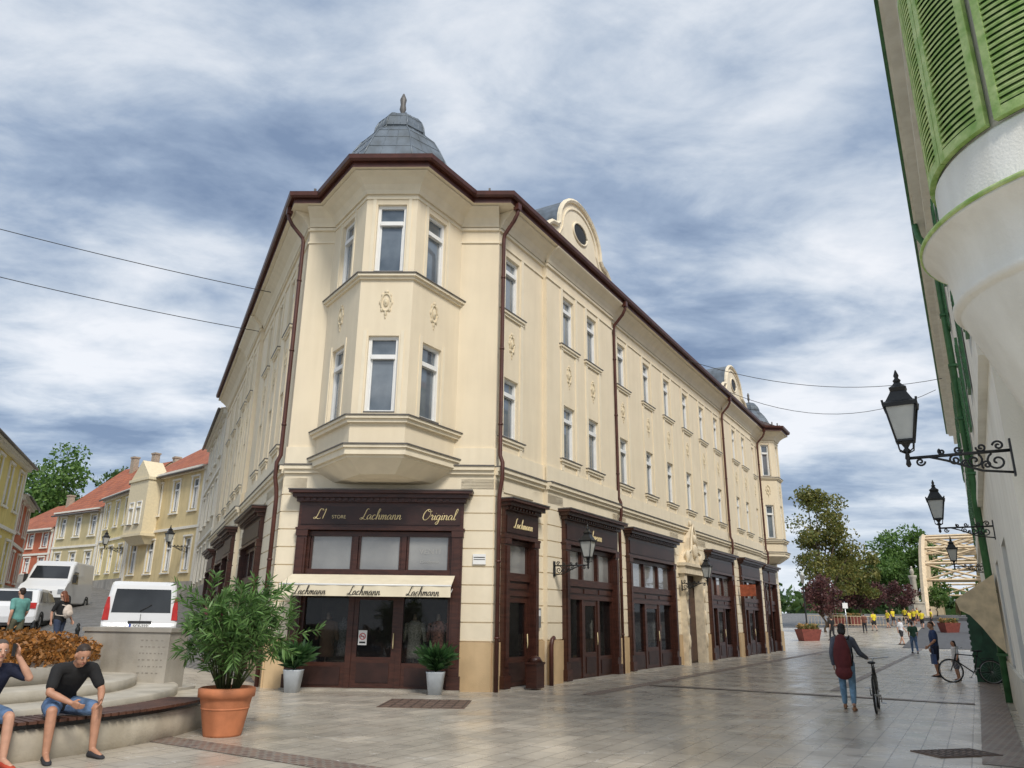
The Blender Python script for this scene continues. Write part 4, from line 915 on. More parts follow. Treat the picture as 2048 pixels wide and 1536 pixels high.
q.lathe([(4.70,.37),(4.70,.425)],60,1,a0=-1.75,a1=.02); q.lathe([(4.25,.37),(4.25,.425)],60,1,a0=-1.75,a1=.02)
q.obj('seat',[SLAT,IRON],RBn,BW)
n=26000; r=np.random.default_rng(3); th=r.random(n)*2*PI; rr_=2.72*np.sqrt(r.random(n)); top_=1.36-.25*(rr_/2.7)**6+.05*np.sin(rr_*7+th*5)+.04*np.sin(th*17); p=np.stack([rr_*np.cos(th),rr_*np.sin(th),.88+(top_-.88)*r.random(n)**.5],1)
a_=r.normal(size=(n,3));a_/=np.linalg.norm(a_,axis=1)[:,None];b2=np.cross(a_,r.normal(size=(n,3)));b2/=np.linalg.norm(b2,axis=1)[:,None]
fastleaf(np.stack([p-a_*.042,p+b2*.024,p+a_*.042,p-b2*.024],1).reshape(-1,3),4,'flower_bed',[leafmat('hedge_orange',(.12,.06,.015),(.55,.24,.06))],None,BW,label='low orange brown flower bed inside the round seating',cat='flower bed')
MW=T(-6.85,14.6,.42,-.15)
q=M(); q.box(-.85,.85,-.3,.3,0,.95,0); q.box(-.88,.88,-.33,.33,.95,1.02,0)
mo=q.obj('stone_block',[STONE2],None,MW,label='grey stone block with carved inscription beside the seating',cat='monument')
cv=M(); rr=random.Random(5)
for k in range(6):
    x=.30
    while x<.75: wd=rr.uniform(.03,.09); cv.box(x,x+wd*.6,-.304,-.300,.80-.11*k,.82-.11*k); x+=wd+.02
cv.obj('inscription',[mat('carved',(.27,.245,.21),.8)],mo,MW)
q=M(); q.box(-1.0,1.0,-.5,.5,-.42,.0,0); q.obj('plinth',[STONE2],mo,MW)
# ---------------------------------------------------------------- plants
PX,PY=-4.15,11.95
def leaves(n,gen,L_,w,r):
    V=[]
    for i in range(n):
        p,d=gen(i); d=d/np.linalg.norm(d); l=L_*(.7+.6*r.random()); s=np.cross(d,r.normal(size=3)); s/=np.linalg.norm(s); dn=np.array([0,0,-1.])*l*.12
        V+= [p, p+d*l*.35+s*w, p+d*l*.75+s*w*.7+dn*.5, p+d*l+dn, p+d*l*.75-s*w*.7+dn*.5, p+d*l*.35-s*w]
    return np.array(V)
r=np.random.default_rng(11)
WP=T(PX,PY,0.01)
pp=M(); pp.lathe([(.26,0),(.27,.03),(.36,.50),(.365,.52),(.40,.53),(.405,.64),(.37,.66),(.35,.62),(.34,.55),(.02,.54)],40,0); pp.lathe([(.34,.56),(.02,.57)],20,1)
pp.lathe([(.335,.36),(.345,.375),(.338,.39)],40,0)
pp.obj('terracotta_pot',[TERR,mat('soil',(.04,.028,.02),.95)],None,WP,label='large terracotta pot holding an oleander',cat='plant pot')
OL=empty('oleander',WP@Matrix.Translation((0,0,.56)),label='bushy green oleander with long narrow leaves and pink flowers',cat='plant')
st=M(); segs=[]
for k in range(54):
    a=r.random()*2*PI; sp=.25+.78*r.random(); hh=(1.74-.55*sp**2)*(.75+.3*r.random()); R_=.94*sp
    P=[np.array([.10*math.cos(a),.10*math.sin(a),.55]),np.array([R_*.45*math.cos(a),R_*.45*math.sin(a),.55+hh*.5]),np.array([R_*.95*math.cos(a),R_*.95*math.sin(a),.55+hh*.9])]
    if sp>.7: P[2][2]-=.5*r.random()
    st.tube([tuple(x) for x in P],[.014,.010,.005],5); segs.append(P)
    for j in range(3):
        q0=P[1]+(P[2]-P[1])*r.random(); d_=r.normal(size=3)*.18+np.array([math.cos(a)*.12,math.sin(a)*.12,.12]); st.tube([tuple(q0),tuple(q0+d_)],[.006,.003],4); segs.append([q0,q0+d_*.5,q0+d_])
st.obj('stem',[mat('stem_green',(.07,.09,.03),.8)],OL,WP)
def gen(i):
    P=segs[r.integers(len(segs))]; t=r.random()**.6
    p=P[0]*(1-t)**2+2*P[1]*t*(1-t)+P[2]*t*t if t>.25 else P[1]
    ax=P[2]-P[1]; ax=ax/np.linalg.norm(ax); d=r.normal(size=3); d-=ax*d.dot(ax); d/=np.linalg.norm(d)
    return p,d*.8+ax*.75
fastleaf(leaves(6200,gen,.155,.0125,r),6,'foliage',[leafmat('oleander_leaf',(.045,.11,.025),(.19,.34,.10),.4)],OL,WP)
V=[]
for k in range(6):
    P=segs[r.integers(40)*4%len(segs)] ; c=P[2]*np.array([1.08,1.08,.9])
    for j in range(12):
        p=c+r.normal(size=3)*.025; a_=r.normal(size=3)*.018;b_=r.normal(size=3)*.018; V+=[p-a_,p+b_,p+a_,p-b_]
fastleaf(np.array(V),4,'flowers',[leafmat('pink_petal',(.6,.12,.22),(.75,.3,.4))],OL,WP)
def shopplant(u,y):
    W=FF@Matrix.Translation((u,y,.05)); p=M()
    def sqr(h,z,n=16): return [((abs(math.cos(a))**.5)*h*(1 if math.cos(a)>=0 else -1),(abs(math.sin(a))**.5)*h*(1 if math.sin(a)>=0 else -1),z) for a in [2*PI*k/n+.1 for k in range(n)]]
    p.loft([sqr(.15,-.05),sqr(.21,.42),sqr(.22,.45),sqr(.19,.45),sqr(.18,.40)],0,True)
    p.obj('plant_pot',[mat('grey_white_pot',(.46,.50,.54),.5,.08)],None,W,label='pale blue grey tapered pot beside the shop door',cat='plant pot',group='pots by the shop door')
    rr=np.random.default_rng(int(u*10))
    def g(i):
        a=rr.random()*2*PI; t=rr.random(); e=.3+rr.random()*1.1
        return np.array([.16*t*math.cos(a)*1.2,.16*t*math.sin(a)*1.2,.45+t*.30]),np.array([math.cos(a)*math.cos(e),math.sin(a)*math.cos(e),math.sin(e)])
    E=empty('potted_plant',W@Matrix.Translation((0,0,.42)),label='dark leafy plant in a pale pot by the shop door',cat='plant',group='plants by the shop door')
    fastleaf(leaves(360,g,.40,.042,rr),6,'foliage',[leafmat('peace_lily_leaf',(.02,.06,.02),(.07,.16,.05),.35)],E,W)
    s=M()
    for k in range(8): s.tube([(0,0,.42),(.12*math.cos(k),.12*math.sin(k),.7)],.008,4)
    s.obj('stem',[mat('stem_green',(.07,.09,.03),.8)],E,W)
shopplant(.95,-.85);shopplant(4.22,-.85)
q=M(); q.box(-.2,.2,-.15,.15,.0,.55,0); q.box(-.22,.22,-.17,.17,.55,.6,0); q.lathe([(.2,.6),(.12,.72),(.02,.75)],12,0); q.obj('litter_bin',[WOOD],None,FRt@Matrix.Translation((1.2,-.55,.05)),label='dark brown litter bin beside the side door',cat='bin')
q=M(); q.tube([(0,0,0),(0,0,1.0),(.05,0,1.15),(.15,0,1.2)],.06,10); q.obj('standpipe',[GUT],None,FRt@Matrix.Translation((2.45,-.35,0)),label='short rusty brown standpipe by the wall',cat='pipe')
# ---------------------------------------------------------------- people
def remesh(b,vox,name,mats,smi=2):
    me=b.mesh(name+'_t',[]); o=bpy.data.objects.new(name+'_t',me); COL.objects.link(o)
    m=o.modifiers.new('r','REMESH'); m.mode='VOXEL'; m.voxel_size=vox; m.use_smooth_shade=True
    s=o.modifiers.new('s','SMOOTH'); s.factor=.5; s.iterations=smi
    bpy.context.view_layer.update()
    n=bpy.data.meshes.new_from_object(o.evaluated_get(bpy.context.evaluated_depsgraph_get())); bpy.data.objects.remove(o)
    n.materials.clear()
    for q in mats: n.materials.append(q)
    return n
def person(label,world,J=None,h=1.75,skin=None,top=None,sleeve='short',bottom=None,leg='long',shoe=None,hair=None,hairlen=0,headrot=(0,0),fingers=False,vox=.014,female=False,grp=None,curl=.5,handdir=None):
    k=h/1.75; skin=skin or SKIN
    B=dict(pel=(0,0,.95),wai=(0,0,1.10),che=(0,0,1.30),nb=(0,-.01,1.46),hd=(0,.03,1.635))
    for sd,sx in(('L',-1),('R',1)):
        B.update({'sh'+sd:(sx*.185,0,1.41),'el'+sd:(sx*.235,-.03,1.13),'wr'+sd:(sx*.24,.06,.88),'hi'+sd:(sx*.095,0,.92),'kn'+sd:(sx*.10,.02,.50),'an'+sd:(sx*.10,-.03,.09),'to'+sd:(sx*.12,.13,.035)})
    if J: B.update(J)
    B={a:Vector(v)*k for a,v in B.items()}
    fw=.9 if female else 1.0
    def torso(b,g,lo=True):
        sx=(B['shR']-B['shL']).normalized()
        def ring(c,rx,ry,up):
            up=up.normalized(); x=(sx-up*sx.dot(up)).normalized(); y=up.cross(x); n=20
            return [c+x*(rx+g)*math.cos(2*PI*i/n)+y*(ry+g)*math.sin(2*PI*i/n) for i in range(n)]
        p,w,c,nb=B['pel'],B['wai'],B['che'],B['nb']
        R=[ring(p-(w-p)*.5,.10*k,.09*k,w-p),ring(p,.165*k*(1.05 if female else 1),.118*k,w-p),ring(w,.142*fw*k,.108*k,c-p),ring(w.lerp(c,.55),.158*fw*k,.118*k,c-w),ring(c,.175*fw*k,.122*k,nb-w),ring(c.lerp(nb,.5),.185*fw*k,.105*k,nb-c),ring(c.lerp(nb,.85),.12*k,.075*k,nb-c),ring(nb,.062*k,.062*k,nb-c)]
        b.loft(R,0)
        b.cap_(B['shL'].lerp(nb,.15),B['shR'].lerp(nb,.15),.06*k+g,.06*k+g)
    def arm(b,sd,g,t0,t1):
        s,e,w=B['sh'+sd],B['el'+sd],B['wr'+sd]
        if t0<.5: 
            e2=s.lerp(e,min(t1*2,1)); b.cap_(s,e2,.056*k*fw+g,(.056-.014*min(t1*2,1))*k*fw+g)
        if t1>.5:
            w2_=e.lerp(w,(t1-.5)*2); b.cap_(e,e.lerp(w2_,.35),.042*k*fw+g,.043*k*fw+g); b.cap_(e.lerp(w2_,.35),w2_,.043*k*fw+g,.027*k*fw+g)
    def legf(b,sd,g,t1):
        hp,kn,an=B['hi'+sd],B['kn'+sd],B['an'+sd]
        k2=hp.lerp(kn,min(t1*2,1)); b.cap_(hp,k2,.088*k+g,(.088-.030*min(t1*2,1))*k+g)
        if t1>.5:
            a2=kn.lerp(an,(t1-.5)*2); b.cap_(kn,kn.lerp(a2,.35),.057*k+g,.056*k+g); b.cap_(kn.lerp(a2,.35),a2,.056*k+g,.038*k+g)
    hd=B['hd']; HR=Matrix.Rotation(headrot[0],3,'Z')@Matrix.Rotation(headrot[1],3,'X')
    hp_=lambda x,y,z: hd+HR@(Vector((x,y,z))*k)
    b=M(); torso(b,-.006)
    b.cap_(B['nb'],hd+HR@Vector((0,-.015*k,-.06*k)),.056*k,.052*k)
    b.ell(hd+HR@Vector((0,-.005,.02))*k,(.076*k,.094*k,.098*k),0,16,HR); b.ell(hp_(0,.025,-.05),(.056*k,.066*k,.068*k),0,14,HR); b.ell(hp_(0,.055,-.095),(.03*k,.028*k,.024*k),0,10,HR)
    b.tube([hp_(0,.088,.015),hp_(0,.108,-.022),hp_(0,.092,-.034)],[.009*k,.016*k,.011*k],8)
    for sx in(-1,1): b.ell(hp_(sx*.079,-.005,-.008),(.011*k,.022*k,.032*k),0,10,HR)
    for sd,sx in(('L',-1),('R',1)):
        arm(b,sd,0,0,1); legf(b,sd,0,1)
        an,to=B['an'+sd],B['to'+sd]; b.cap_(an,to,.034*k,.026*k)
        w,e=B['wr'+sd],B['el'+sd]; d=Vector(handdir[sd]).normalized() if handdir and sd in handdir else (w-e).normalized()
        s_=Vector((sx,0,0)); pn=(s_-d*s_.dot(d)); pn=pn.normalized() if pn.length>.1 else Vector((0,1,0)); sp=d.cross(pn)*(-sx)
        if sp.y<0 and abs(d.y)<.9: sp=-sp
        b.loft([[w+d*q*k+sp*a*wd*k+pn*c_*.013*k for a,c_ in((-1,-1),(1,-1),(1.1,0),(1,1),(-1,1),(-1.1,0))] for q,wd in((-.01,.022),(.03,.034),(.07,.040),(.088,.037))],0)
        for f in range(4):
            o_=(f-1.5)*.019; L_=(.058,.070,.076,.068)[f]
            p0=w+d*.078*k+sp*o_*k; d2=(d-pn*curl*.5).normalized(); p1=p0+d2*L_*.5*k; d3=(d-pn*curl*1.5).normalized(); p2=p1+d3*L_*.5*k
            b.cap_(p0,p1,.0088*k,.0082*k,0,6); b.cap_(p1,p2,.0082*k,.007*k,0,6)
        p0=w+d*.02*k+sp*.028*k; p1=p0+(d*.7+sp*.8-pn*.2).normalized()*.042*k; p2=p1+(d*.9+sp*.25-pn*.35).normalized()*.032*k
        b.cap_(p0,p1,.0125*k,.0105*k,0,6); b.cap_(p1,p2,.0105*k,.008*k,0,6)
    me=remesh(b,vox,'person',[skin,EYEW,EYED,LIP,hair or HAIRB],1)
    x=M()
    for sx in(-1,1):
        x.ell(hp_(sx*.030,.079,.010),(.013*k,.009*k,.008*k),0,8,HR); x.ell(hp_(sx*.030,.086,.010),(.0055*k,.004*k,.006*k),1,8,HR)
        x.ell(hp_(sx*.031,.087,.030),(.017*k,.006*k,.004*k),3,8,HR)
    x.ell(hp_(0,.089,-.056),(.022*k,.008*k,.006*k),2,8,HR)
    bx=M()
    vs=[tuple(v.co) for v in me.vertices]; fs=[tuple(p.vertices) for p in me.polygons]
    bx.add(vs,fs,0,True)
    n0=len(bx.f); bx.add(x.v,x.f,0,True)
    for i,mi in enumerate(x.m): bx.m[n0+i]=mi+1
    body=bx.obj('person',[skin,EYEW,EYED,LIP,hair or HAIRB],None,world,label=label,cat='person')
    if grp: body['group']=grp
    bpy.data.meshes.remove(me)
    def part(nm,bb,mm,v=None,smi=3):
        m_=remesh(bb,v or max(vox,.011),nm,[mm],smi); o=bpy.data.objects.new(nm,m_); link(o,body,world); return o
    c=M(); torso(c,.014)
    for sd in 'LR': arm(c,sd,.018,0,{'short':.36,'long':.97,'none':.05}[sleeve])
    part('shirt',c,top)
    c=M(); p,w=B['pel'],B['wai']
    c.ell(p,(.172*k,.128*k,.10*k),0,14)
    for sd in'LR': legf(c,sd,.014 if leg=='long' else .026,{'long':.95,'short':.40}[leg]); c.cap_(p,B['hi'+sd],.12*k,.105*k)
    part('trousers' if leg=='long' else 'shorts',c,bottom)
    for sd,sx in(('L',-1),('R',1)):
        an,to=B['an'+sd],B['to'+sd]; d=(to-an); d.z=0; d=d.normalized(); c=M(); gz=to.z
        hl=Vector((an.x,an.y,0))-d*.035*k
        rr=[]
        sd_=Vector((-d.y,d.x,0))
        for q,wd,ht in((-.03,.025,.05),(.0,.040,.085),(.06,.042,.095),(.13,.045,.065),(.20,.048,.05),(.25,.035,.035),(.265,.015,.02)):
            cc=hl+d*q*k; zb=gz-.035*k
            rr.append([cc+sd_*wd*math.cos(t)*k+Vector((0,0,zb+ht*.5*k*(1+max(math.sin(t),-.98)))) for t in [2*PI*i/12 for i in range(12)]])
        c.loft(rr,0); part('shoe',c,shoe or RUB,.010,1)
    c=M(); c.ell(hp_(0,-.030,.048),(.080*k,.082*k,.078*k),0,16,HR); c.ell(hp_(0,-.012,.070),(.068*k,.078*k,.053*k),0,16,HR); c.ell(hp_(0,-.058,.0),(.070*k,.046*k,.070*k),0,12,HR)
    if hairlen>0:
        c.ell(hp_(0,-.07,-.04),(.078*k,.05*k,.10*k),0,12,HR)
        for sx in(-1,0,1): c.cap_(hp_(sx*.045,-.07,-.03),hp_(sx*.05,-.10,-.06-hairlen),.045*k,.03*k)
    part('hair',c,hair or HAIRB,.009 if vox<.012 else .010,1)
    return body
def sit(lean=.0,spread=.16):
    return dict(pel=(0,0,.57),wai=(0,.01,.71),che=(0,.06+lean,.91),nb=(0,.12+lean*1.5,1.07),hd=(0,.19+lean*1.8,1.235),
     shL=(-.19,.10+lean*1.4,1.02),shR=(.19,.10+lean*1.4,1.02),hiL=(-.10,.02,.55),hiR=(.10,.02,.55),
     knL=(-spread,.44,.53),knR=(spread,.44,.53),anL=(-spread,.48,.09),anR=(spread,.48,.09),toL=(-spread-.03,.64,.035),toR=(spread+.03,.64,.035))
def seatpos(ang_,r=4.42): return (CX+r*math.cos(ang_),CY+r*math.sin(ang_))
aB=math.radians(-31.0); xB,yB=seatpos(aB,4.48)
JB=sit(lean=.10,spread=.25); JB.update(che=(0,.16,.88),nb=(0,.29,1.02),hd=(0,.40,1.13),shL=(-.20,.26,.97),shR=(.20,.26,.97),elL=(-.30,.36,.73),wrL=(-.22,.56,.62),elR=(.29,.38,.73),wrR=(.10,.56,.62))
WB=T(xB,yB,.01,aB-PI/2-.15)
MAN2=person('seated man in black t-shirt leaning forward with forearms on knees',WB,JB,1.82,SKIN2,cloth('black',(.014,.014,.015)),'short',DENIM,'short',cloth('shoe_dark',(.03,.03,.035)),HAIRB,0,(0,-.5),True,.0085)
aA=math.radians(-42.3); xA,yA=seatpos(aA,4.46)
JA=sit(lean=.05,spread=.15); JA.update(elL=(-.32,.36,.93),wrL=(-.16,.34,1.18),elR=(.30,.22,.80),wrR=(.12,.44,.66),hd=(.02,.30,1.24))
NAVY=cloth('navy',(.012,.016,.04)); WA=T(xA,yA,.01,aA-PI/2+.1)
MAN1=person('seated man in navy t-shirt holding a phone to his ear',WA,JA,1.76,SKIN,NAVY,'short',DENIM,'short',cloth('shoe_red',(.45,.06,.03)),cloth('hair_grey',(.09,.07,.06)),0,(-.1,-.1),True,.0085,handdir={'L':(.1,-.05,1)})
q=M(); q.box(-.012,.0,-.04,.04,-.07,.07); q.obj('mobile_phone',[BLK],None,WA@Matrix.Translation((-.11,.31,1.25)),label='black mobile phone held to the seated man ear',cat='phone')
def walk(st=.22,ph=1):
    return dict(knL=(-.10,.10*ph+.03,.51),knR=(.10,-.02*ph+.03,.50),anL=(-.10,st*ph*.9,.10),anR=(.10,-st*ph,.13),toL=(-.11,st*ph*.9+.16,.05),toR=(.11,-st*ph+.15,.035),
      elL=(-.24,-.10*ph,1.14),wrL=(-.23,-.06*ph+.02,.90),elR=(.24,.04*ph,1.13),wrR=(.23,.20*ph,.93))
TEAL=cloth('teal',(.13,.32,.29)); KH=cloth('khaki',(.12,.12,.08)); BLKC=cloth('black',(.014,.014,.015))
x,y=-13.1,21.0; person('man in teal t-shirt and olive trousers walking on the square',T(x,y,hgt(x,y),PI*.35),walk(),1.76,None,TEAL,'short',KH,'long',None,HAIRB)
x,y=-12.3,21.6; Wd_=T(x,y,hgt(x,y),PI*.42); person('auburn haired woman in black top and jeans walking',Wd_,walk(.26,-1),1.66,None,BLKC,'short',cloth('darkjean',(.035,.05,.09)),'long',None,HAIRR,.14,(0,-.25),female=True)
def backpack(W,sx,sz,lab,z=1.2,m=None,y=-.2):
    b=M(); b.ell((0,y,z),(sx,.10,sz),0,14); b.ell((0,y-.08,z-sz*.25),(sx*.75,.06,sz*.5),0,12); q=remesh(b,.015,'bag',[m],2); o=bpy.data.objects.new('backpack',q); link(o,None,W); tag(o,lab,'backpack')
    for k in(-1,1): s=M(); s.tube([(k*sx*.6,y,z+sz*.8),(k*.11,-.04,z+sz*.95),(k*.13,.13,z+.1),(k*.15,.02,z-sz*.5),(k*sx*.7,y,z-sz*.6)],.014,6); s.obj('strap',[m],o,W)
backpack(Wd_,.14,.19,'cream backpack worn by the auburn haired woman',1.12,cloth('cream',(.62,.53,.45)))
MAR=cloth('maroon',(.12,.022,.024)); JEAN=mat('jean_light',(.17,.30,.43),.9,.3,14)
wb=S(17.55,-2.45); Wb_=T(wb.x,wb.y,.01,-.48)
Jw=walk(.20,1); Jw.update(elR=(.30,.10,1.15),wrR=(.42,.33,1.04))
person('woman with dark hair in jeans pushing a bicycle',Wb_,Jw,1.66,None,cloth('greyblue',(.10,.11,.14)),'long',JEAN,'long',cloth('sandal',(.30,.15,.08)),HAIRK,.02,(0,0),female=True,handdir={'R':(.2,1,-.1)})
b=M(); b.ell((0,-.24,1.02),(.17,.13,.40),0,16); b.ell((0,-.22,1.30),(.12,.10,.16),0,12); b.ell((0,-.26,.72),(.17,.12,.14),0,12)
q=remesh(b,.015,'case',[MAR],2); cs=bpy.data.objects.new('instrument_case',q); link(cs,None,Wb_@Matrix.Translation((-.02,0,0))); tag(cs,'maroon padded case carried on the back of the woman','bag')
for k in(-1,1): s=M(); s.tube([(k*.1,-.2,1.35),(k*.13,.0,1.42),(k*.14,.12,1.25),(k*.16,-.02,1.0),(k*.14,-.2,.85)],.016,6); s.obj('strap',[BLKC],cs,Wb_)
def bicycle(W,lab,yaw=0):
    E=empty('bicycle',W,label=lab,cat='bicycle')
    fr=M(); t=.016; A=Vector((0,-.52,.34));C=Vector((0,.55,.34));BB=Vector((0,-.06,.30));ST=Vector((0,-.20,.78));HT=Vector((0,.36,.82));HB=Vector((0,.41,.66))
    for p,q,r_ in((BB,ST,t),(ST,HT,t),(BB,HB,t*1.2),(HT,HB,.02),(A,BB,.011),(A,ST,.010),(HB,C,.014)): fr.tube([p,q],r_,8)
    fr.tube([ST,Vector((0,-.22,.90))],.013,8)
    fr.tube([(0,-.62,.72),(0,-.3,.72)],.01,6); fr.tube([(0,-.6,.72),(0,-.52,.34)],.008,6)
    fr.obj('frame',[BLK],E,W)
    hb=M(); hb.tube([HT,(0,.35,.98)],.013,8); hb.tube([(-.30,.22,1.02),(-.2,.34,1.0),(0,.36,.98),(.2,.34,1.0),(.30,.22,1.02)],.012,8); hb.obj('handlebar',[CHR],E,W)
    sd=M(); sd.ell((0,-.24,.92),(.075,.11,.03),0,12); sd.ell((0,-.12,.92),(.03,.09,.022),0,10); sd.obj('saddle',[BLK],E,W)
    pd=M(); pd.tube([(-.10,-.06,.30),(.10,-.06,.30)],.02,8); pd.tube([(.09,-.06,.30),(.09,.03,.16)],.01,6);pd.tube([(-.09,-.06,.30),(-.09,-.15,.44)],.01,6); pd.box(.08,.18,-.01,.07,.15,.17);pd.box(-.18,-.08,-.19,-.11,.43,.45); pd.obj('crank',[CHR],E,W)
    for c in(A,C):
        w=M(); w.tube([(0,c.y+.325*math.cos(a),c.z+.325*math.sin(a)) for a in [2*PI*k/36 for k in range(37)]],.019,8,0); w.tube([(0,c.y+.30*math.cos(a),c.z+.30*math.sin(a)) for a in [2*PI*k/36 for k in range(37)]],.010,6,1)
        w.tube([(-.05,c.y,c.z),(.05,c.y,c.z)],.016,8,1)
        for k in range(20): a=2*PI*k/20; w.tube([((-1)**k*.03,c.y,c.z),(0,c.y+.30*math.cos(a),c.z+.30*math.sin(a))],.0022,3,1)
        w.obj('wheel',[RUB,CHR],E,W)
    return E
bicycle(Wb_@Matrix.Translation((.50,.10,0)),'dark city bicycle pushed by the woman')
p=S(30,-1.35); Wm=T(p.x,p.y,0,1.3); person('man in dark blue t-shirt and shorts standing with a bag',Wm,dict(wrL=(-.16,.22,.96),elL=(-.25,.02,1.15)),1.75,SKIN2,cloth('blue',(.035,.065,.16)),'short',cloth('navyshort',(.02,.025,.05)),'short',cloth('shoe_dark',(.03,.03,.035)),HAIRB,0,(0,-.2))
b=M(); b.box(-.14,.14,-.06,.06,0,.30); b.tube([(-.08,0,.30),(-.07,0,.48),(.07,0,.48),(.08,0,.30)],.01,6); b.obj('shopping_bag',[cloth('bagblue',(.08,.12,.25))],None,Wm@Matrix.Translation((-.34,.15,.42)),label='blue grey bag carried by the standing man',cat='bag')
p=S(28.6,-.75); person('child in white t-shirt and grey shorts',T(p.x,p.y,0,1.4),None,1.18,SKIN2,cloth('white',(.68,.68,.70)),'short',cloth('greyshort',(.12,.12,.14)),'short',None,HAIRK,.12,(0,0))
p=S(27.6,-.35); bicycle(T(p.x,p.y,0,1.2),'dark bicycle parked by the wall beside the child')
DK=cloth('dark',(.03,.03,.035))
person('pedestrian in dark clothes walking',T(az(1612,60),60,hgt(az(1612,60),60),.3),walk(),1.78,None,BLKC,'short',DK,'long',grp='pedestrians',vox=.02)
person('pedestrian in light top and dark shorts',T(az(1737,55),55,hgt(az(1737,55),55),.6),walk(.2,-1),1.78,None,cloth('white',(.68,.68,.70)),'short',DK,'short',grp='pedestrians',vox=.02)
person('pedestrian in dark green t-shirt and jeans',T(az(1758,46),46,0,-.3),walk(),1.78,None,cloth('dgreen',(.03,.08,.05)),'short',DENIM,'long',grp='pedestrians',vox=.02)
person('pedestrian in brown top with dark trousers',T(az(1672,70),70,hgt(az(1672,70),70),-.3),walk(),1.7,None,cloth('brown',(.15,.06,.04)),'short',DK,'long',grp='pedestrians',vox=.02)
YEL=cloth('yellow',(.76,.60,.04)); pe=None
for i,px in enumerate((1690,1716,1726,1748,1756,1764,1771,1778,1796)):
    Y=74+((i*37)%16); x=az(px,Y); W=T(x,Y,hgt(x,Y),(i*1.7)%6.28)
    if pe is None: pe=person('walker in bright yellow t-shirt and dark shorts',W,walk(),1.76,None,YEL,'short',DK,'short',grp='walkers in yellow shirts',vox=.025)
    else: dup(pe,None,W)
pb=None
for i,(px,Y) in enumerate(((1622,84),(1655,86),(1765,96),(1826,70),(1885,68),(1568,60))):
    x=az(px,Y); W=T(x,Y,hgt(x,Y),.3)
    if pb is None:
        q=M(); q.loft([[(a*1.0,b_*.5,z) for a,b_ in((-.8*s,-.8*s),(.8*s,-.8*s),(.8*s,.8*s),(-.8*s,.8*s))] for z,s in((0,.85),(.8,1.1),(.85,1.12))],0,False); pb=q.obj('flower_planter',[mat('planter_rust',(.20,.05,.035),.6,.2)],None,W,label='rust red street planter with mixed flowers',cat='planter',group='street planters')
        r=np.random.default_rng(4); n=500; p=np.stack([r.uniform(-.8,.8,n),r.uniform(-.4,.4,n),.85+.35*r.random(n)],1); a_=r.normal(size=(n,3))*.06;b_=r.normal(size=(n,3))*.06
        fastleaf(np.stack([p-a_,p+b_,p+a_,p-b_],1).reshape(-1,3),4,'flowers',[leafmat('mixed_flower',(.06,.15,.04),(.55,.3,.12))],pb,W)
    else: dup(pb,None,W)
q=M()
for k in range(34): q.box(k*.4,k*.4+.03,0,.03,0,1.0)
q.box(0,13.4,0,.04,1.0,1.05); q.box(0,13.4,0,.04,.15,.19); x=az(1570,82); q.obj('railing',[BM],None,T(x,82,hgt(x+5,84),.25),label='cream metal railing near the riverside',cat='railing')
lp=M(); lp.lathe([(.12,0),(.12,.4),(.07,.6),(.05,4.2),(.08,4.3)],10); lp.lathe([(.10,4.3),(.22,4.9),(.26,4.92),(.12,5.1),(.02,5.3)],6,1)
for i,(px,Y) in enumerate(((1908,62),(1567,66))):
    x=az(px,Y); W=T(x,Y,hgt(x,Y))
    if i==0: l0=lp.obj('street_lamp',[IRON,LGL],None,W,label='black lamp post with glass lantern',cat='street lamp',group='lamp posts')
    else: dup(l0,None,W)
x=az(1640,60); q=M(); q.tube([(0,0,0),(0,0,3.2)],.04,8); q.box(-.2,.2,-.06,-.04,2.7,3.1,1); q.obj('signpost',[CHR,WHT],None,T(x,60,0),label='grey signpost with small white board',cat='sign')
q=M(); q.tube([(0,0,0),(0,-.95,0)],.02,6); q.tube([(0,-.3,0),(0,-.3,-.2)],.01,5);q.tube([(0,-.85,0),(0,-.85,-.2)],.01,5); q.box(-.03,.03,-.95,-.2,-.75,-.2,1); q.obj('hanging_sign',[IRON,mat('rust_sign',(.35,.09,.04),.6,.3)],MB,FRt@Matrix.Translation((22.6,-.1,3.6)))
# ---------------------------------------------------------------- world & sun
w=bpy.data.worlds.new('World'); scene.world=w; w.use_nodes=True; nt=w.node_tree; N=nt.nodes; L=nt.links; N.clear()
out=N.new('ShaderNodeOutputWorld'); bg=N.new('ShaderNodeBackground'); L.new(bg.outputs[0],out.inputs[0])
sky=N.new('ShaderNodeTexSky'); sky.sky_type='NISHITA'; sky.sun_disc=False; sel,saz=math.radians(46),math.radians(158)
sky.sun_elevation=sel; sky.sun_rotation=saz
tc=N.new('ShaderNodeTexCoord'); sx=N.new('ShaderNodeSeparateXYZ'); L.new(tc.outputs['Generated'],sx.inputs[0])
def mth(op,a,b=None):
    n=N.new('ShaderNodeMath'); n.operation=op
    for i,q in enumerate((a,b)):
        if q is None: continue
        if isinstance(q,(int,float)): n.inputs[i].default_value=q
        else: L.new(q,n.inputs[i])
    return n.outputs[0]
zc=mth('ADD',mth('MAXIMUM',sx.outputs[2],0.0),.16)
cb=N.new('ShaderNodeCombineXYZ'); L.new(mth('DIVIDE',sx.outputs[0],zc),cb.inputs[0]); L.new(mth('DIVIDE',sx.outputs[1],zc),cb.inputs[1])
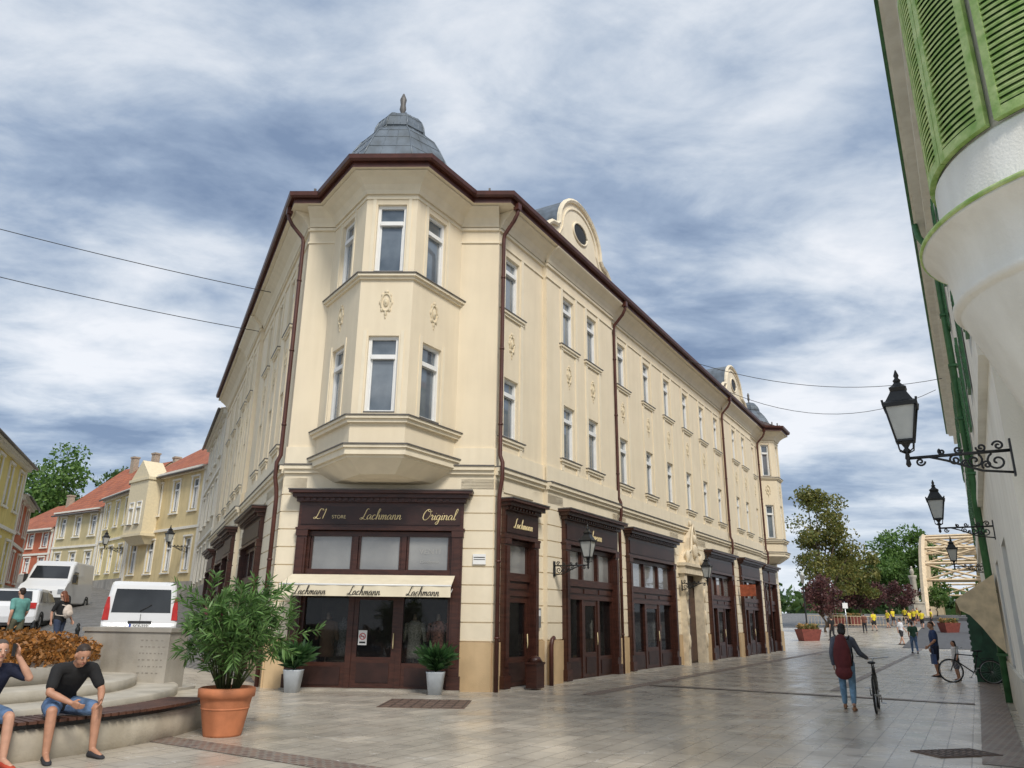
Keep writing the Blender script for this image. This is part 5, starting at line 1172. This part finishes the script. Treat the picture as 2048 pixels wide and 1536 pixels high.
def cloudnoise(scale,rot,st,det=8,dist=.6,ro=.55,loc=(0,0,0)):
    mp=N.new('ShaderNodeMapping'); mp.inputs['Rotation'].default_value=(0,0,rot); mp.inputs['Scale'].default_value=st; mp.inputs['Location'].default_value=loc; L.new(cb.outputs[0],mp.inputs[0])
    n=N.new('ShaderNodeTexNoise'); n.inputs['Scale'].default_value=scale; n.inputs['Detail'].default_value=det; n.inputs['Distortion'].default_value=dist; n.inputs['Roughness'].default_value=ro; L.new(mp.outputs[0],n.inputs[0]); return n.outputs[0]
def ramp(inp,els):
    r=N.new('ShaderNodeValToRGB'); e=r.color_ramp.elements
    while len(e)<len(els): e.new(.5)
    for k,(p,c) in enumerate(els): e[k].position=p; e[k].color=(*c,1)
    L.new(inp,r.inputs[0]); return r.outputs[0]
c1=cloudnoise(1.15,.35,(1,1.2,1),12,.2,.53,(3,1,0)); c2=cloudnoise(3.6,-.5,(.9,1.4,1),10,.35,.6,(1,7,0))
tot=mth('ADD',mth('MULTIPLY',c1,.74),mth('MULTIPLY',c2,.26))
cl=ramp(tot,[(.40,(.19,.26,.39)),(.46,(.31,.39,.52)),(.51,(.48,.55,.65)),(.555,(.64,.69,.76)),(.62,(.81,.83,.87))])
sk=N.new('ShaderNodeMix'); sk.data_type='RGBA'; sk.inputs[0].default_value=.90
m1_=N.new('ShaderNodeMix'); m1_.data_type='RGBA'; m1_.blend_type='MULTIPLY'; m1_.inputs[0].default_value=1; m1_.inputs[7].default_value=(.1,.1,.1,1); L.new(sky.outputs[0],m1_.inputs[6])
L.new(m1_.outputs[2],sk.inputs[6]); L.new(cl,sk.inputs[7])
hz=N.new('ShaderNodeMix'); hz.data_type='RGBA'; L.new(ramp(sx.outputs[2],[(0.0,(.8,.8,.8)),(.16,(.0,.0,.0))]),hz.inputs[0]); L.new(sk.outputs[2],hz.inputs[6]); hz.inputs[7].default_value=(.68,.74,.82,1)
L.new(hz.outputs[2],bg.inputs[0]); bg.inputs[1].default_value=1.17
sl=bpy.data.lights.new('sun','SUN'); sl.energy=2.75; sl.angle=math.radians(15); sl.color=(1,.94,.85); so=bpy.data.objects.new('sun',sl); COL.objects.link(so)
sd_=Vector((math.sin(saz)*math.cos(sel),math.cos(saz)*math.cos(sel),math.sin(sel))); so.rotation_euler=sd_.to_track_quat('Z','Y').to_euler()
scene.view_settings.view_transform='Standard'; scene.view_settings.look='None'; scene.view_settings.exposure=0
print('objs',len(bpy.data.objects))
